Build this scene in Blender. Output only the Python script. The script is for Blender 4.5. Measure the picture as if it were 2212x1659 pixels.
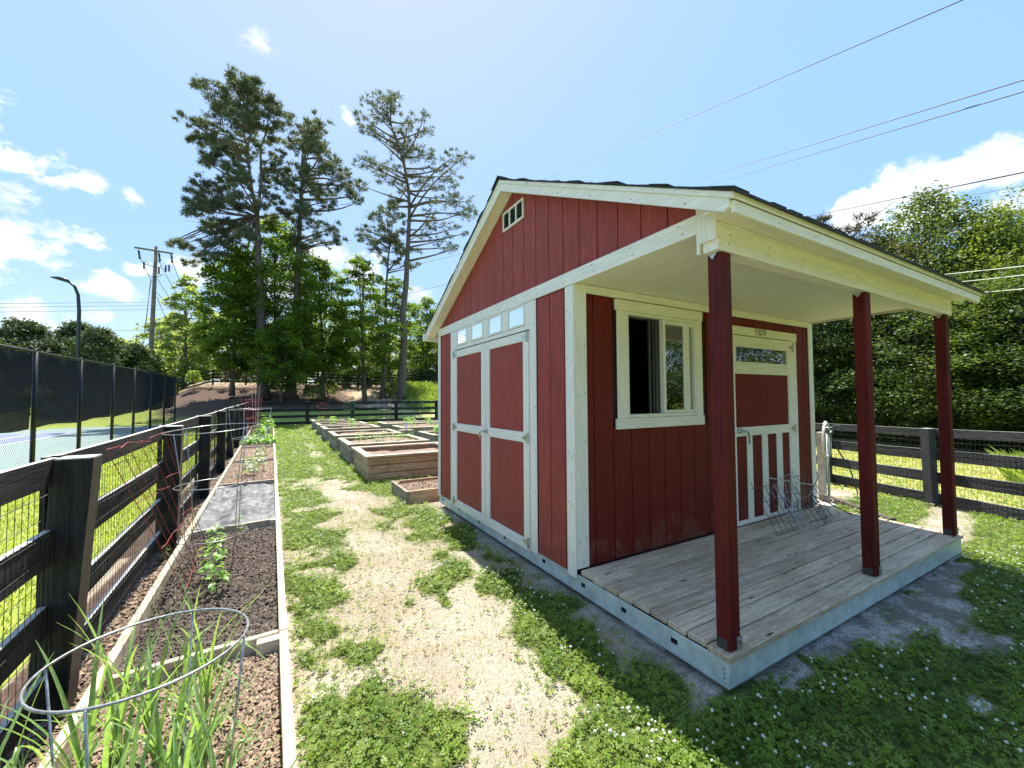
import bpy, math, random
import numpy as np
from mathutils import Vector, Matrix
R_ = math.radians
rnd = random.Random(7)
sc = bpy.context.scene
for o in list(bpy.data.objects): bpy.data.objects.remove(o)
COL = sc.collection
# ---------------------------------------------------------------- camera
cam = bpy.data.cameras.new('camera'); camo = bpy.data.objects.new('camera', cam); COL.objects.link(camo)
cam.sensor_width = 36; cam.lens = 36 * 877.865 / 2212.0
cam.clip_start = .05; cam.clip_end = 3000
_y, _p, _r = 0.51684237, 0.03532688, -0.00616381
_fw = Vector((math.sin(_y)*math.cos(_p), math.cos(_y)*math.cos(_p), math.sin(_p)))
_rt = Vector((math.cos(_y), -math.sin(_y), 0)); _up = _rt.cross(_fw)
_r2 = _rt*math.cos(_r) + _up*math.sin(_r); _u2 = -_rt*math.sin(_r) + _up*math.cos(_r)
camo.matrix_world = Matrix(((_r2.x, _u2.x, -_fw.x, 0), (_r2.y, _u2.y, -_fw.y, 0), (_r2.z, _u2.z, -_fw.z, 1.6), (0, 0, 0, 1)))
sc.camera = camo
# ---------------------------------------------------------------- light
SUN_AZ, SUN_EL = R_(8.7), R_(62)
SUND = Vector((math.sin(SUN_AZ)*math.cos(SUN_EL), math.cos(SUN_AZ)*math.cos(SUN_EL), math.sin(SUN_EL)))
sl = bpy.data.lights.new('sun', 'SUN'); sl.energy = 2.6; sl.angle = R_(.55); sl.color = (1, .955, .87)
so = bpy.data.objects.new('sun', sl); COL.objects.link(so)
so.rotation_euler = SUND.to_track_quat('Z', 'Y').to_euler(); so.location = (0, 0, 30)
sc.view_settings.view_transform = 'Standard'; sc.view_settings.look = 'None'
sc.view_settings.exposure = 2.05; sc.view_settings.gamma = 1
sc.view_settings.use_curve_mapping = False
sc.cycles.max_bounces = 8; sc.cycles.transparent_max_bounces = 16

class NT:
    def __init__(s, tree): s.t = tree; s.n = tree.nodes; s.l = tree.links
    def new(s, typ, ins=None, **kw):
        nd = s.n.new(typ)
        for k, v in kw.items(): setattr(nd, k, v)
        for k, v in (ins or {}).items():
            sk = nd.inputs[k]
            if isinstance(v, bpy.types.NodeSocket): s.l.new(v, sk)
            else: sk.default_value = v
        return nd
    def math(s, op, a, b=0.0, c=None, clamp=False):
        i = {0: a, 1: b}
        if c is not None: i[2] = c
        nd = s.new('ShaderNodeMath', i, operation=op); nd.use_clamp = clamp
        return nd.outputs[0]
    def vmath(s, op, a, b=(0, 0, 0)):
        nd = s.new('ShaderNodeVectorMath', {0: a, 1: b}, operation=op)
        return nd.outputs['Value'] if op in ('DOT_PRODUCT', 'LENGTH') else nd.outputs[0]
    def noise(s, vec, scale, detail=4, rough=.55, out=0, dist=0.0):
        return s.new('ShaderNodeTexNoise', {'Vector': vec, 'Scale': scale, 'Detail': detail, 'Roughness': rough, 'Distortion': dist}).outputs[out]
    def ramp(s, fac, stops, interp='LINEAR'):
        nd = s.new('ShaderNodeValToRGB', {0: fac}); cr = nd.color_ramp; cr.interpolation = interp
        while len(cr.elements) < len(stops): cr.elements.new(.5)
        for e, (p, c) in zip(cr.elements, stops):
            e.position = p; e.color = (c if isinstance(c, tuple) else (c, c, c)) + (1,)
        return nd.outputs[0]
    def mix(s, fac, a, b, mode='MIX'):
        nd = s.new('ShaderNodeMix', None, data_type='RGBA', blend_type=mode)
        for k, v in ((0, fac), (6, a), (7, b)):
            if isinstance(v, bpy.types.NodeSocket): s.l.new(v, nd.inputs[k])
            else: nd.inputs[k].default_value = (v + (1,)) if isinstance(v, tuple) and len(v) == 3 else v
        return nd.outputs[2]
    def smooth(s, v, a, b):
        nd = s.new('ShaderNodeMapRange', {0: v, 1: a, 2: b, 3: 0.0, 4: 1.0}, interpolation_type='SMOOTHSTEP')
        return nd.outputs[0]

world = bpy.data.worlds.new('World'); sc.world = world; world.use_nodes = True
w = NT(world.node_tree); w.n.clear()
sky = w.new('ShaderNodeTexSky', None, sky_type='NISHITA', sun_disc=False, sun_elevation=SUN_EL, sun_rotation=SUN_AZ, air_density=1.0, dust_density=1.2, ozone_density=1.6)
tc = w.new('ShaderNodeTexCoord')
D = tc.outputs['Generated']
# cumulus: soft-edged regions of the sky (direction, angular radius) broken up by fractal noise
CL = [(-0.036,0.792,0.609,0.036,.8),(-0.341,0.871,0.354,0.045,.9),(-0.312,0.882,0.353,0.05,.9),(-0.280,0.894,0.349,0.034,.9),(-0.225,0.912,0.344,0.028,.6),
 (-0.355,0.885,0.301,0.04,.9),(-0.345,0.905,0.240,0.066,1.),(-0.375,0.895,0.21,0.05,1.),(-0.276,0.922,0.268,0.03,.75),(-0.257,0.946,0.196,0.046,1.),(-0.272,0.951,0.150,0.034,.8),
 (-0.339,0.932,0.130,0.06,.8),(0.098,0.832,0.547,0.04,.9),(-0.222,0.948,0.226,0.040,.7),(-0.150,0.957,0.245,0.05,1.),(0.077,0.950,0.302,0.07,1.1),(0.16,0.945,0.289,0.07,1.),
 (-0.009,0.967,0.240,0.08,1.),(0.886,0.304,0.325,0.060,1.1),(0.900,0.262,0.345,0.058,1.1),(0.909,0.225,0.35,0.058,1.1),(0.915,0.192,0.352,0.05,1.1),(0.921,0.16,0.362,0.04,1.),
 (0.930,0.14,0.335,0.05,1.),(0.918,0.245,0.305,0.06,1.1),(0.945,0.15,0.28,0.06,1.),(0.274,0.931,0.241,0.045,.8),(0.885,0.345,0.30,0.04,1.)]
# the same kind of fair-weather cumulus all round the horizon, outside the frame too
_r1 = random.Random(5)
for i in range(16):
    a = R_(100 + i*15.5); e = R_(_r1.uniform(8, 24))
    CL.append((math.sin(a)*math.cos(e), math.cos(a)*math.cos(e), math.sin(e), _r1.uniform(.06, .11), 1.))
acc = None
for (x, y, z, r, s_) in CL:
    v = Vector((x, y, z)).normalized()
    wv = w.vmath('SUBTRACT', D, tuple(v))
    wv = w.vmath('MULTIPLY', wv, (1, 1, 1.35))
    d = w.vmath('LENGTH', wv)
    b = w.new('ShaderNodeMapRange', {0: d, 1: 0.0, 2: r*1.6, 3: s_, 4: 0.0}, interpolation_type='SMOOTHSTEP').outputs[0]
    acc = b if acc is None else w.math('MAXIMUM', acc, b)
dw = w.vmath('ADD', D, w.vmath('MULTIPLY', w.vmath('SUBTRACT', w.noise(D, 9, 3, .6, 1), (.5, .5, .5)), (.05, .05, .05)))
n1 = w.noise(w.vmath('MULTIPLY', dw, (1, 1, 1.7)), 17, 9, .66)
n2 = w.noise(w.vmath('MULTIPLY', dw, (1, 1, 1.7)), 5, 4, .5)
cov = w.math('ADD', acc, w.math('MULTIPLY', w.math('SUBTRACT', n1, .5), 2.7))
cov = w.math('MULTIPLY', w.smooth(cov, .42, .98), w.smooth(acc, .02, .3))
sep = w.new('ShaderNodeSeparateXYZ', {0: D})
shade = w.smooth(w.math('ADD', w.math('MULTIPLY', n2, .9), w.math('MULTIPLY', n1, .5)), .45, .95)
hz = w.smooth(sep.outputs[2], .30, -.02)          # thin pale veil low down
cloudcol = w.mix(shade, (1.0, 1.0, 1.02), (.55, .62, .74))
lum = w.vmath('DOT_PRODUCT', sky.outputs[0], (.25, .6, .15))
kk = w.math('DIVIDE', 1.0, w.math('ADD', 1.0, w.math('MULTIPLY', w.math('MAXIMUM', w.math('SUBTRACT', lum, 1.2), 0.0), .56)))
kv = w.new('ShaderNodeCombineXYZ', {0: w.math('MULTIPLY', kk, .80), 1: w.math('MULTIPLY', kk, .93), 2: w.math('MULTIPLY', kk, 1.0)}).outputs[0]
skyc = w.vmath('MULTIPLY', sky.outputs[0], kv)
skyb = w.mix(w.math('MULTIPLY', hz, .22), skyc, (3.2, 3.8, 4.2))
KS = 2.8
cc = w.new('ShaderNodeVectorMath', {0: cloudcol, 1: (KS, KS, KS)}, operation='MULTIPLY').outputs[0]
final = w.mix(cov, skyb, cc)
bg = w.new('ShaderNodeBackground', {'Color': final, 'Strength': .13})
wo = w.new('ShaderNodeOutputWorld', {'Surface': bg.outputs[0]})

# ---------------------------------------------------------------- materials
MAT = {}
def mat(name):
    m = bpy.data.materials.new(name); m.use_nodes = True; t = NT(m.node_tree); t.n.clear(); MAT[name] = m
    return m, t
def finish(t, color, rough=.6, bump=None, bs=.3, dist=.01, metal=0.0, spec=.5, trans=None, tcol=None):
    ins = {'Base Color': color if isinstance(color, bpy.types.NodeSocket) else color + (1,), 'Roughness': rough, 'Metallic': metal, 'Specular IOR Level': spec}
    if bump is not None:
        ins['Normal'] = t.new('ShaderNodeBump', {'Height': bump, 'Strength': bs, 'Distance': dist}).outputs[0]
    p = t.new('ShaderNodeBsdfPrincipled', ins); out = p.outputs[0]
    if trans:
        tr = t.new('ShaderNodeBsdfTranslucent', {'Color': tcol if tcol is not None else (color if isinstance(color, bpy.types.NodeSocket) else color + (1,))})
        out = t.new('ShaderNodeMixShader', {0: trans, 1: out, 2: tr.outputs[0]}).outputs[0]
    t.new('ShaderNodeOutputMaterial', {'Surface': out})
def coords(t, rand=True):
    c = t.new('ShaderNodeTexCoord').outputs['Object']
    if rand:
        oi = t.new('ShaderNodeObjectInfo')
        off = t.new('ShaderNodeCombineXYZ', {0: t.math('MULTIPLY', oi.outputs['Random'], 37.), 1: t.math('MULTIPLY', oi.outputs['Random'], 91.), 2: t.math('MULTIPLY', oi.outputs['Random'], 53.)}).outputs[0]
        return t.vmath('ADD', c, off), oi.outputs['Random']
    return c, None
def wood(name, c1, c2, axis='x', grain=1.0, rough=.75, bs=.5, var=.25, knots=False, dirt=None, spec=.3, lit_faces=None):
    m, t = mat(name); c, r = coords(t)
    k = {'x': (.9, 14, 14), 'y': (14, .9, 14), 'z': (14, 14, .9)}[axis]
    v = t.vmath('MULTIPLY', c, k)
    n = t.noise(v, 2.4*grain, 6, .62, dist=.6)
    fine = t.noise(t.vmath('MULTIPLY', c, {'x': (2, 60, 60), 'y': (60, 2, 60), 'z': (60, 60, 2)}[axis]), 3*grain, 4, .6)
    big = t.noise(c, 1.7, 3)
    h = t.math('ADD', t.math('MULTIPLY', n, .6), t.math('MULTIPLY', fine, .5))
    col = t.mix(t.smooth(t.math('ADD', h, t.math('MULTIPLY', t.math('SUBTRACT', big, .5), .35)), .38, .72), c1, c2)
    if knots:
        vv = t.vmath('MULTIPLY', c, {'x': (2.2, 11, 11), 'y': (11, 2.2, 11), 'z': (11, 11, 2.2)}[axis])
        vo = t.new('ShaderNodeTexVoronoi', {'Vector': vv, 'Scale': 1.0}).outputs['Distance']
        wv = t.math('SINE', t.math('ADD', t.math('MULTIPLY', vo, 42.), t.math('MULTIPLY', n, 9.)))
        col = t.mix(t.math('MULTIPLY', t.smooth(wv, .1, 1.), .42 if knots is True else knots), col, tuple(x*.45 for x in c1))
        col = t.mix(t.smooth(vo, .12, .05), col, (.05, .032, .02))
        h = t.math('ADD', h, t.math('MULTIPLY', t.smooth(wv, -1., 1.), -.25))
    if dirt:
        col = t.mix(t.math('MULTIPLY', t.smooth(t.noise(c, 5.0, 5, .7), .5, .75), dirt[3]), col, dirt[:3])
    if lit_faces:      # worn tops with the sun highlight put into the colour; paler brown flank
        nr = t.new('ShaderNodeSeparateXYZ', {0: t.new('ShaderNodeNewGeometry').outputs['Normal']})
        top_mask = t.smooth(t.noise(c, 11.0, 5, .7), .12, .42)
        col = t.mix(t.math('MULTIPLY', t.smooth(nr.outputs[2], .6, .9), t.math('MULTIPLY', top_mask, lit_faces[0])), col, (.72, .69, .60))
        if lit_faces[1]: col = t.mix(t.math('MULTIPLY', t.smooth(nr.outputs[0], .7, .95), lit_faces[1]), col, t.mix(h, (.07, .055, .035), (.24, .20, .14)))
    col = t.mix(1.0, col, t.ramp(r, [(0, 1-var), (1, 1.0)]), 'MULTIPLY')
    finish(t, col, rough, h, bs, .006, spec=spec)
    return m
def paint(name, col, axis='z', bs=.35, var=.06, rough=.55, dirt=None, scale=1.0, lo=.10, splash=False):
    """painted embossed siding: even colour, raised wood-grain relief"""
    m, t = mat(name); c, r = coords(t)
    k = {'x': (1.2, 16, 16), 'y': (16, 1.2, 16), 'z': (16, 16, 1.2)}[axis]
    n = t.noise(t.vmath('MULTIPLY', c, k), 3.2*scale, 5, .65, dist=1.1)
    f = t.noise(t.vmath('MULTIPLY', c, {'x': (6, 70, 70), 'y': (70, 6, 70), 'z': (70, 70, 6)}[axis]), 2.0*scale, 3, .6)
    big = t.noise(c, 2.2, 4, .6)
    h = t.math('ADD', t.math('MULTIPLY', t.smooth(n, .35, .68), .7), t.math('MULTIPLY', f, .5))
    cl = t.mix(t.smooth(h, .25, .95), tuple(x*(1-lo) for x in col), tuple(min(1, x*1.04) for x in col))
    cl = t.mix(t.math('MULTIPLY', t.smooth(big, .4, .75), .12), cl, tuple(x*.86 for x in col))
    cl = t.mix(1.0, cl, t.ramp(r, [(0, 1-var), (1, 1.0)]), 'MULTIPLY')
    if splash:      # rain splash and dust along the foot of the wall, and a few pale scuffs
        pz = t.new('ShaderNodeSeparateXYZ', {0: t.new('ShaderNodeNewGeometry').outputs['Position']}).outputs[2]
        pn = t.noise(t.new('ShaderNodeNewGeometry').outputs['Position'], 9., 6, .7)
        cl = t.mix(t.math('MULTIPLY', t.smooth(t.math('SUBTRACT', pn, t.math('MULTIPLY', pz, .55)), .28, .55), .30), cl, (.30, .20, .14))
        cl = t.mix(t.math('MULTIPLY', t.smooth(pn, .66, .74), .25), cl, (.45, .20, .16))
    if dirt:
        cl = t.mix(t.math('MULTIPLY', t.smooth(t.noise(c, 7.0, 6, .75), .56, .74), dirt[3]), cl, dirt[:3])
    finish(t, cl, rough, h, bs, .004, spec=.35)
    return m
RED = (.255, .024, .021); CREAM = (.88, .85, .73)
for ax in 'xyz':
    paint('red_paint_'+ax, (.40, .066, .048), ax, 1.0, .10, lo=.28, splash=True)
    paint('deep_red_paint_'+ax, (.165, .008, .005), ax, .5, .12, lo=.2, splash=True)  # darker copy of the side-wall red: porch shade put into its colour
    paint('cream_paint_'+ax, CREAM, ax, .28, .03, dirt=(.45, .42, .30, .08))
    wood('fence_black_'+ax, (.006, .0062, .007), (.045, .043, .04), ax, 1.3, .75, 1.0, .4, dirt=(.10, .095, .085, .45), lit_faces=(.95, .8 if ax == 'z' else 0))
    wood('fence_grey_'+ax, (.018, .019, .022), (.10, .10, .105), ax, 1.3, .8, 1.0, .35, dirt=(.05, .05, .05, .5), lit_faces=(.9, 0))
    wood('cedar_'+ax, (.42, .29, .16), (.72, .54, .33), ax, 1.1, .75, .5, .42, knots=.3, dirt=(.12, .09, .06, .35))
    wood('cedar_grey_'+ax, (.36, .30, .215), (.66, .57, .42), ax, 1.1, .8, .6, .42, knots=.3, dirt=(.07, .06, .05, .5))
    wood('bed_board_'+ax, (.46, .37, .25), (.78, .67, .50), ax, 1.1, .8, .5, .2, knots=.15, dirt=(.2, .15, .1, .3))
wood('deck_wood', (.46, .33, .205), (.88, .73, .53), 'x', 1.3, .6, .6, .25, knots=.22, dirt=(.30, .23, .15, .5))
wood('post_red', (.060, .005, .004), (.135, .012, .010), 'z', .7, .6, .9, .08, spec=.22)  # posts take the darkened porch red too, shade included in the colour
wood('utility_wood', (.13, .10, .07), (.30, .25, .19), 'z', .6, .85, .4, .1)
def simple(name, col, rough=.5, metal=0.0, nscale=None, amt=.3, bs=.15, spec=.5, rand=True):
    m, t = mat(name)
    if nscale:
        c, r = coords(t, rand)
        n = t.noise(c, nscale, 5, .65)
        cl = t.mix(t.smooth(n, .3, .7), tuple(x*(1-amt) for x in col), tuple(min(1, x*(1+amt*.6)) for x in col))
        finish(t, cl, rough, n, bs, .004, metal, spec)
    else: finish(t, col, rough, None, metal=metal, spec=spec)
    return m
simple('galvanised', (.62, .70, .66), .5, .25, 9, .2, .1)
simple('steel', (.55, .56, .55), .32, .85, 30, .2, .1)
simple('wire_steel', (.42, .43, .43), .35, .7, 40, .4)
simple('wire_dark', (.08, .085, .08), .5, .5, 40, .4)
simple('wire_red', (.30, .03, .035), .45, .1, 40, .3)
simple('wire_green', (.04, .30, .10), .45, 0.0, 40, .3)
simple('black_metal', (.012, .013, .016), .4, .2, 20, .3)
simple('black_void', (.004, .004, .004), .9)
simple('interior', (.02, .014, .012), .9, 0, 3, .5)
simple('vinyl', (.80, .79, .68), .35, 0, 30, .05, .05)
simple('dark_track', (.045, .045, .045), .5)
simple('siding_groove', (.035, .006, .006), .8)
simple('concrete', (.34, .33, .30), .9, 0, 12, .35, .6)
simple('plaque_white', (.75, .72, .6), .4)
simple('ink_black', (.01, .01, .01), .5); simple('ink_red', (.5, .06, .05), .5)
simple('shingle', (.035, .042, .042), .95, 0, 60, .6, .8)
simple('weed_fabric', (.08, .084, .09), .6, 0, 6, .3, 1.0)
simple('porcelain', (.6, .6, .6), .3)
simple('dark_porcelain', (.06, .05, .05), .3)
simple('hose', (.16, .2, .16), .5); simple('hydrant_green', (.10, .16, .14), .45, .3, 20, .4)
simple('cable', (.05, .055, .06), .6); simple('cable_pale', (.55, .58, .52), .5)
simple('white_post', (.62, .60, .54), .7, 0, 12, .25, .3)
simple('bottle', (.75, .8, .9), .25)
simple('lamp_black', (.015, .018, .02), .35)
simple('yellow_plastic', (.6, .38, .04), .5)
# bark
def bark(name, a, b, sc_=1.0):
    m, t = mat(name); c, r = coords(t)
    v = t.vmath('MULTIPLY', c, (1, 1, .35))
    vo = t.new('ShaderNodeTexVoronoi', {'Vector': v, 'Scale': 9*sc_}).outputs['Distance']
    n = t.noise(v, 7*sc_, 6, .7)
    h = t.math('ADD', vo, n)
    finish(t, t.mix(t.smooth(h, .45, 1.1), a, b), .9, h, .9, .03)
bark('pine_bark', (.028, .022, .018), (.125, .10, .085)); bark('tree_bark', (.03, .026, .02), (.12, .10, .08), 1.5)
# leaves
def leaf(name, a, b, tr=.35, tb=1.6, rough=.5, spec=.35, ns=1.3):
    m, t = mat(name)
    g = t.new('ShaderNodeNewGeometry')
    n = t.noise(g.outputs['Position'], ns, 3, .6); n2 = t.noise(g.outputs['Position'], ns*9, 2, .5)
    f = t.smooth(t.math('ADD', t.math('MULTIPLY', n, .6), t.math('MULTIPLY', n2, .5)), .35, .75)
    cl = t.mix(f, a, b)
    tc_ = t.mix(f, tuple(min(1, x*tb) for x in (a[0]*1.25, a[1]*1.2, a[2]*.5)), tuple(min(1, x*tb) for x in (b[0]*1.25, b[1]*1.2, b[2]*.5)))
    finish(t, cl, rough, None, spec=spec, trans=tr, tcol=tc_)
leaf('pine_needles', (.06, .085, .066), (.145, .17, .125), .35, 1.4, ns=.6)
leaf('pine_needles_brown', (.06, .055, .035), (.15, .13, .08), .22, 1.2, ns=.6)
leaf('maple_leaves', (.045, .09, .014), (.15, .225, .032), .50, 1.9, ns=.6)
leaf('light_leaves', (.13, .18, .07), (.27, .32, .14), .5, 1.9, ns=.5)
leaf('wood_leaves', (.030, .062, .016), (.135, .185, .05), .38, 1.6, ns=.55)
leaf('wood_leaves_bright', (.055, .10, .02), (.20, .25, .06), .42, 1.7, ns=.55)
leaf('wood_leaves_dark', (.02, .045, .014), (.085, .13, .04), .33, 1.6, ns=.55)
leaf('wood_leaves_olive', (.07, .085, .035), (.14, .15, .07), .35, 1.5, ns=.35)
leaf('evergreen_leaves', (.03, .055, .022), (.12, .17, .07), .2, 1.3, .6, .25, ns=.9)
leaf('hedge_leaves', (.02, .045, .012), (.07, .13, .02), .3, 1.5, ns=1.5)
leaf('clover', (.07, .145, .014), (.24, .33, .045), .38, 1.8, .5, ns=3)
leaf('clover_flower', (.70, .70, .60), (.85, .84, .76), .2, 1.0, ns=8)
leaf('lawn_blades', (.19, .26, .03), (.34, .40, .07), .4, 1.6, ns=1.0)
leaf('pale_lawn', (.26, .30, .08), (.46, .46, .18), .4, 1.5, ns=1.4)
leaf('straw', (.30, .24, .14), (.55, .47, .32), .2, 1.2, ns=8)
leaf('tall_grass', (.18, .26, .05), (.32, .40, .12), .45, 1.6, ns=1.2)
leaf('onion_leaves', (.15, .27, .09), (.30, .45, .18), .4, 1.5, .35, ns=7)
leaf('seedling_leaves', (.14, .30, .05), (.26, .46, .10), .4, 1.5, .35, ns=6)
leaf('pale_leaves', (.22, .30, .16), (.36, .45, .26), .35, 1.3, .4, ns=6)
leaf('mulch_chips', (.09, .055, .035), (.46, .34, .24), .0001, 1, .85, .2, ns=25)
leaf('dark_chips', (.02, .013, .010), (.20, .15, .115), .0001, 1, .8, .4, ns=25)
# glass
def glass(name, tint, mixf, rough=.02):
    m, t = mat(name)
    fr = t.new('ShaderNodeFresnel', {'IOR': 1.5}).outputs[0]
    gl = t.new('ShaderNodeBsdfGlossy', {'Color': (.95, .97, 1, 1), 'Roughness': rough}).outputs[0]
    tr = t.new('ShaderNodeBsdfTransparent', {'Color': tint + (1,)}).outputs[0]
    f = t.math('MAXIMUM', t.math('MULTIPLY', fr, 2.6), mixf, clamp=True)
    f = t.math('MINIMUM', f, .95)
    t.new('ShaderNodeOutputMaterial', {'Surface': t.new('ShaderNodeMixShader', {0: f, 1: tr, 2: gl}).outputs[0]})
glass('window_glass', (.6, .62, .6), .35); glass('transom_glass', (.35, .38, .4), .55, .01); glass('door_glass', (.25, .25, .25), .07)
# woven windscreen fabric: an open weave one can half see through
m, t = mat('windscreen'); c, r = coords(t, False)
wv = t.math('MULTIPLY', t.math('SINE', t.math('MULTIPLY', t.new('ShaderNodeSeparateXYZ', {0: c}).outputs[1], 60.)), t.math('SINE', t.math('MULTIPLY', t.new('ShaderNodeSeparateXYZ', {0: c}).outputs[2], 60.)))
df = t.new('ShaderNodeBsdfDiffuse', {'Color': t.mix(t.smooth(wv, -1., 1.), (.010, .013, .022), (.05, .056, .075))}).outputs[0]
tr = t.new('ShaderNodeBsdfTransparent').outputs[0]
t.new('ShaderNodeOutputMaterial', {'Surface': t.new('ShaderNodeMixShader', {0: .025, 1: df, 2: tr}).outputs[0]})
# ground
m, t = mat('ground')
g = t.new('ShaderNodeNewGeometry').outputs['Position']
at = lambda n: t.new('ShaderNodeAttribute', None, attribute_name=n).outputs['Fac']
f1 = t.noise(g, 90, 4, .7); f2 = t.noise(g, 26, 5, .7); f3 = t.noise(g, 3.5, 5, .6); f4 = t.noise(g, .45, 4, .55)
peb = t.new('ShaderNodeTexVoronoi', {'Vector': g, 'Scale': 170.0}).outputs['Color']
pebv = t.new('ShaderNodeSeparateColor', {0: peb}).outputs[0]
f5 = t.noise(g, 240, 3, .7)
grav = t.mix(t.smooth(t.math('ADD', t.math('MULTIPLY', f5, .55), t.math('MULTIPLY', f1, .5)), .36, .68), (.20, .165, .115), (.52, .45, .335))
grav = t.mix(t.math('MULTIPLY', t.smooth(f3, .38, .66), .5), grav, t.mix(f1, (.24, .17, .105), (.42, .32, .21)))
f6 = t.noise(g, 1.1, 5, .65)
grav = t.mix(t.math('MULTIPLY', t.smooth(f6, .40, .62), .35), grav, (.58, .53, .44))
grav = t.mix(t.math('MULTIPLY', t.smooth(f2, .60, .70), .5), grav, (.20, .19, .09))
grey = t.mix(t.smooth(t.math('ADD', t.math('MULTIPLY', pebv, .7), t.math('MULTIPLY', f1, .4)), .3, .9), (.26, .24, .20), (.72, .68, .60))
grey = t.mix(t.math('MULTIPLY', t.smooth(t.math('ADD', f3, t.math('MULTIPLY', t.math('SUBTRACT', f2, .5), .5)), .42, .60), .75), grey, t.mix(f1, (.085, .072, .052), (.20, .17, .12)))
soil = t.mix(t.smooth(f2, .35, .7), (.05, .075, .012), (.17, .19, .05))
lawn = t.mix(t.smooth(t.math('ADD', t.math('MULTIPLY', f2, .5), t.math('MULTIPLY', f3, .5)), .35, .68), (.25, .31, .045), (.40, .44, .09))
lawn = t.mix(t.math('MULTIPLY', t.smooth(f4, .45, .7), .35), lawn, (.28, .27, .10))
lawn = t.mix(t.math('MULTIPLY', at('pale'), .75), lawn, t.mix(f2, (.36, .36, .12), (.55, .52, .26)))
mul = t.mix(t.smooth(t.math('ADD', t.math('MULTIPLY', f1, .4), t.math('MULTIPLY', f2, .6)), .35, .68), (.05, .030, .021), (.17, .11, .082))
mul = t.mix(t.smooth(t.math('ADD', at('straw'), t.math('MULTIPLY', t.math('SUBTRACT', f3, .5), .8)), .4, .7), mul, t.mix(t.smooth(f2, .35, .65), (.30, .20, .12), (.62, .49, .33)))
ed = lambda v, k=.9: t.smooth(t.math('ADD', v, t.math('MULTIPLY', t.math('SUBTRACT', f2, .5), k)), .35, .65)
cl = t.mix(ed(at('grey')), grav, grey)
cl = t.mix(ed(at('grass')), cl, soil)
cl = t.mix(ed(at('lawn')), cl, lawn)
cl = t.mix(ed(at('mulch')), cl, mul)
hh = t.math('ADD', t.math('MULTIPLY', f1, .5), t.math('ADD', t.math('MULTIPLY', f2, .8), t.math('MULTIPLY', pebv, .3)))
finish(t, cl, .95, hh, .8, .02, spec=.2)
def mulchmat(name, a, b):
    m, t = mat(name); c, r = coords(t, False)
    f1 = t.noise(c, 70, 4, .7); f2 = t.noise(c, 22, 5, .75)
    v = t.new('ShaderNodeTexVoronoi', {'Vector': t.vmath('MULTIPLY', c, (1, .4, 1)), 'Scale': 60.0}).outputs['Distance']
    h = t.math('ADD', t.math('ADD', t.math('MULTIPLY', f1, .4), t.math('MULTIPLY', f2, .6)), t.math('MULTIPLY', v, .4))
    finish(t, t.mix(t.smooth(h, .5, .9), a, b), .9, h, 1.0, .02, spec=.25)
mulchmat('bed_soil_dark', (.012, .008, .006), (.12, .085, .065)); mulchmat('bed_soil_red', (.09, .05, .032), (.42, .31, .23))
m, t = mat('court_green'); c, r = coords(t, False); n = t.noise(c, 1.2, 4)
finish(t, t.mix(n, (.20, .29, .26), (.27, .36, .33)), .7, t.noise(c, 80, 2), .2, .01)
m, t = mat('court_blue'); c, r = coords(t, False); n = t.noise(c, 1.2, 4)
finish(t, t.mix(n, (.18, .21, .37), (.24, .27, .44)), .7, t.noise(c, 80, 2), .2, .01)
simple('line_white', (.75, .75, .72), .7)
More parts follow.
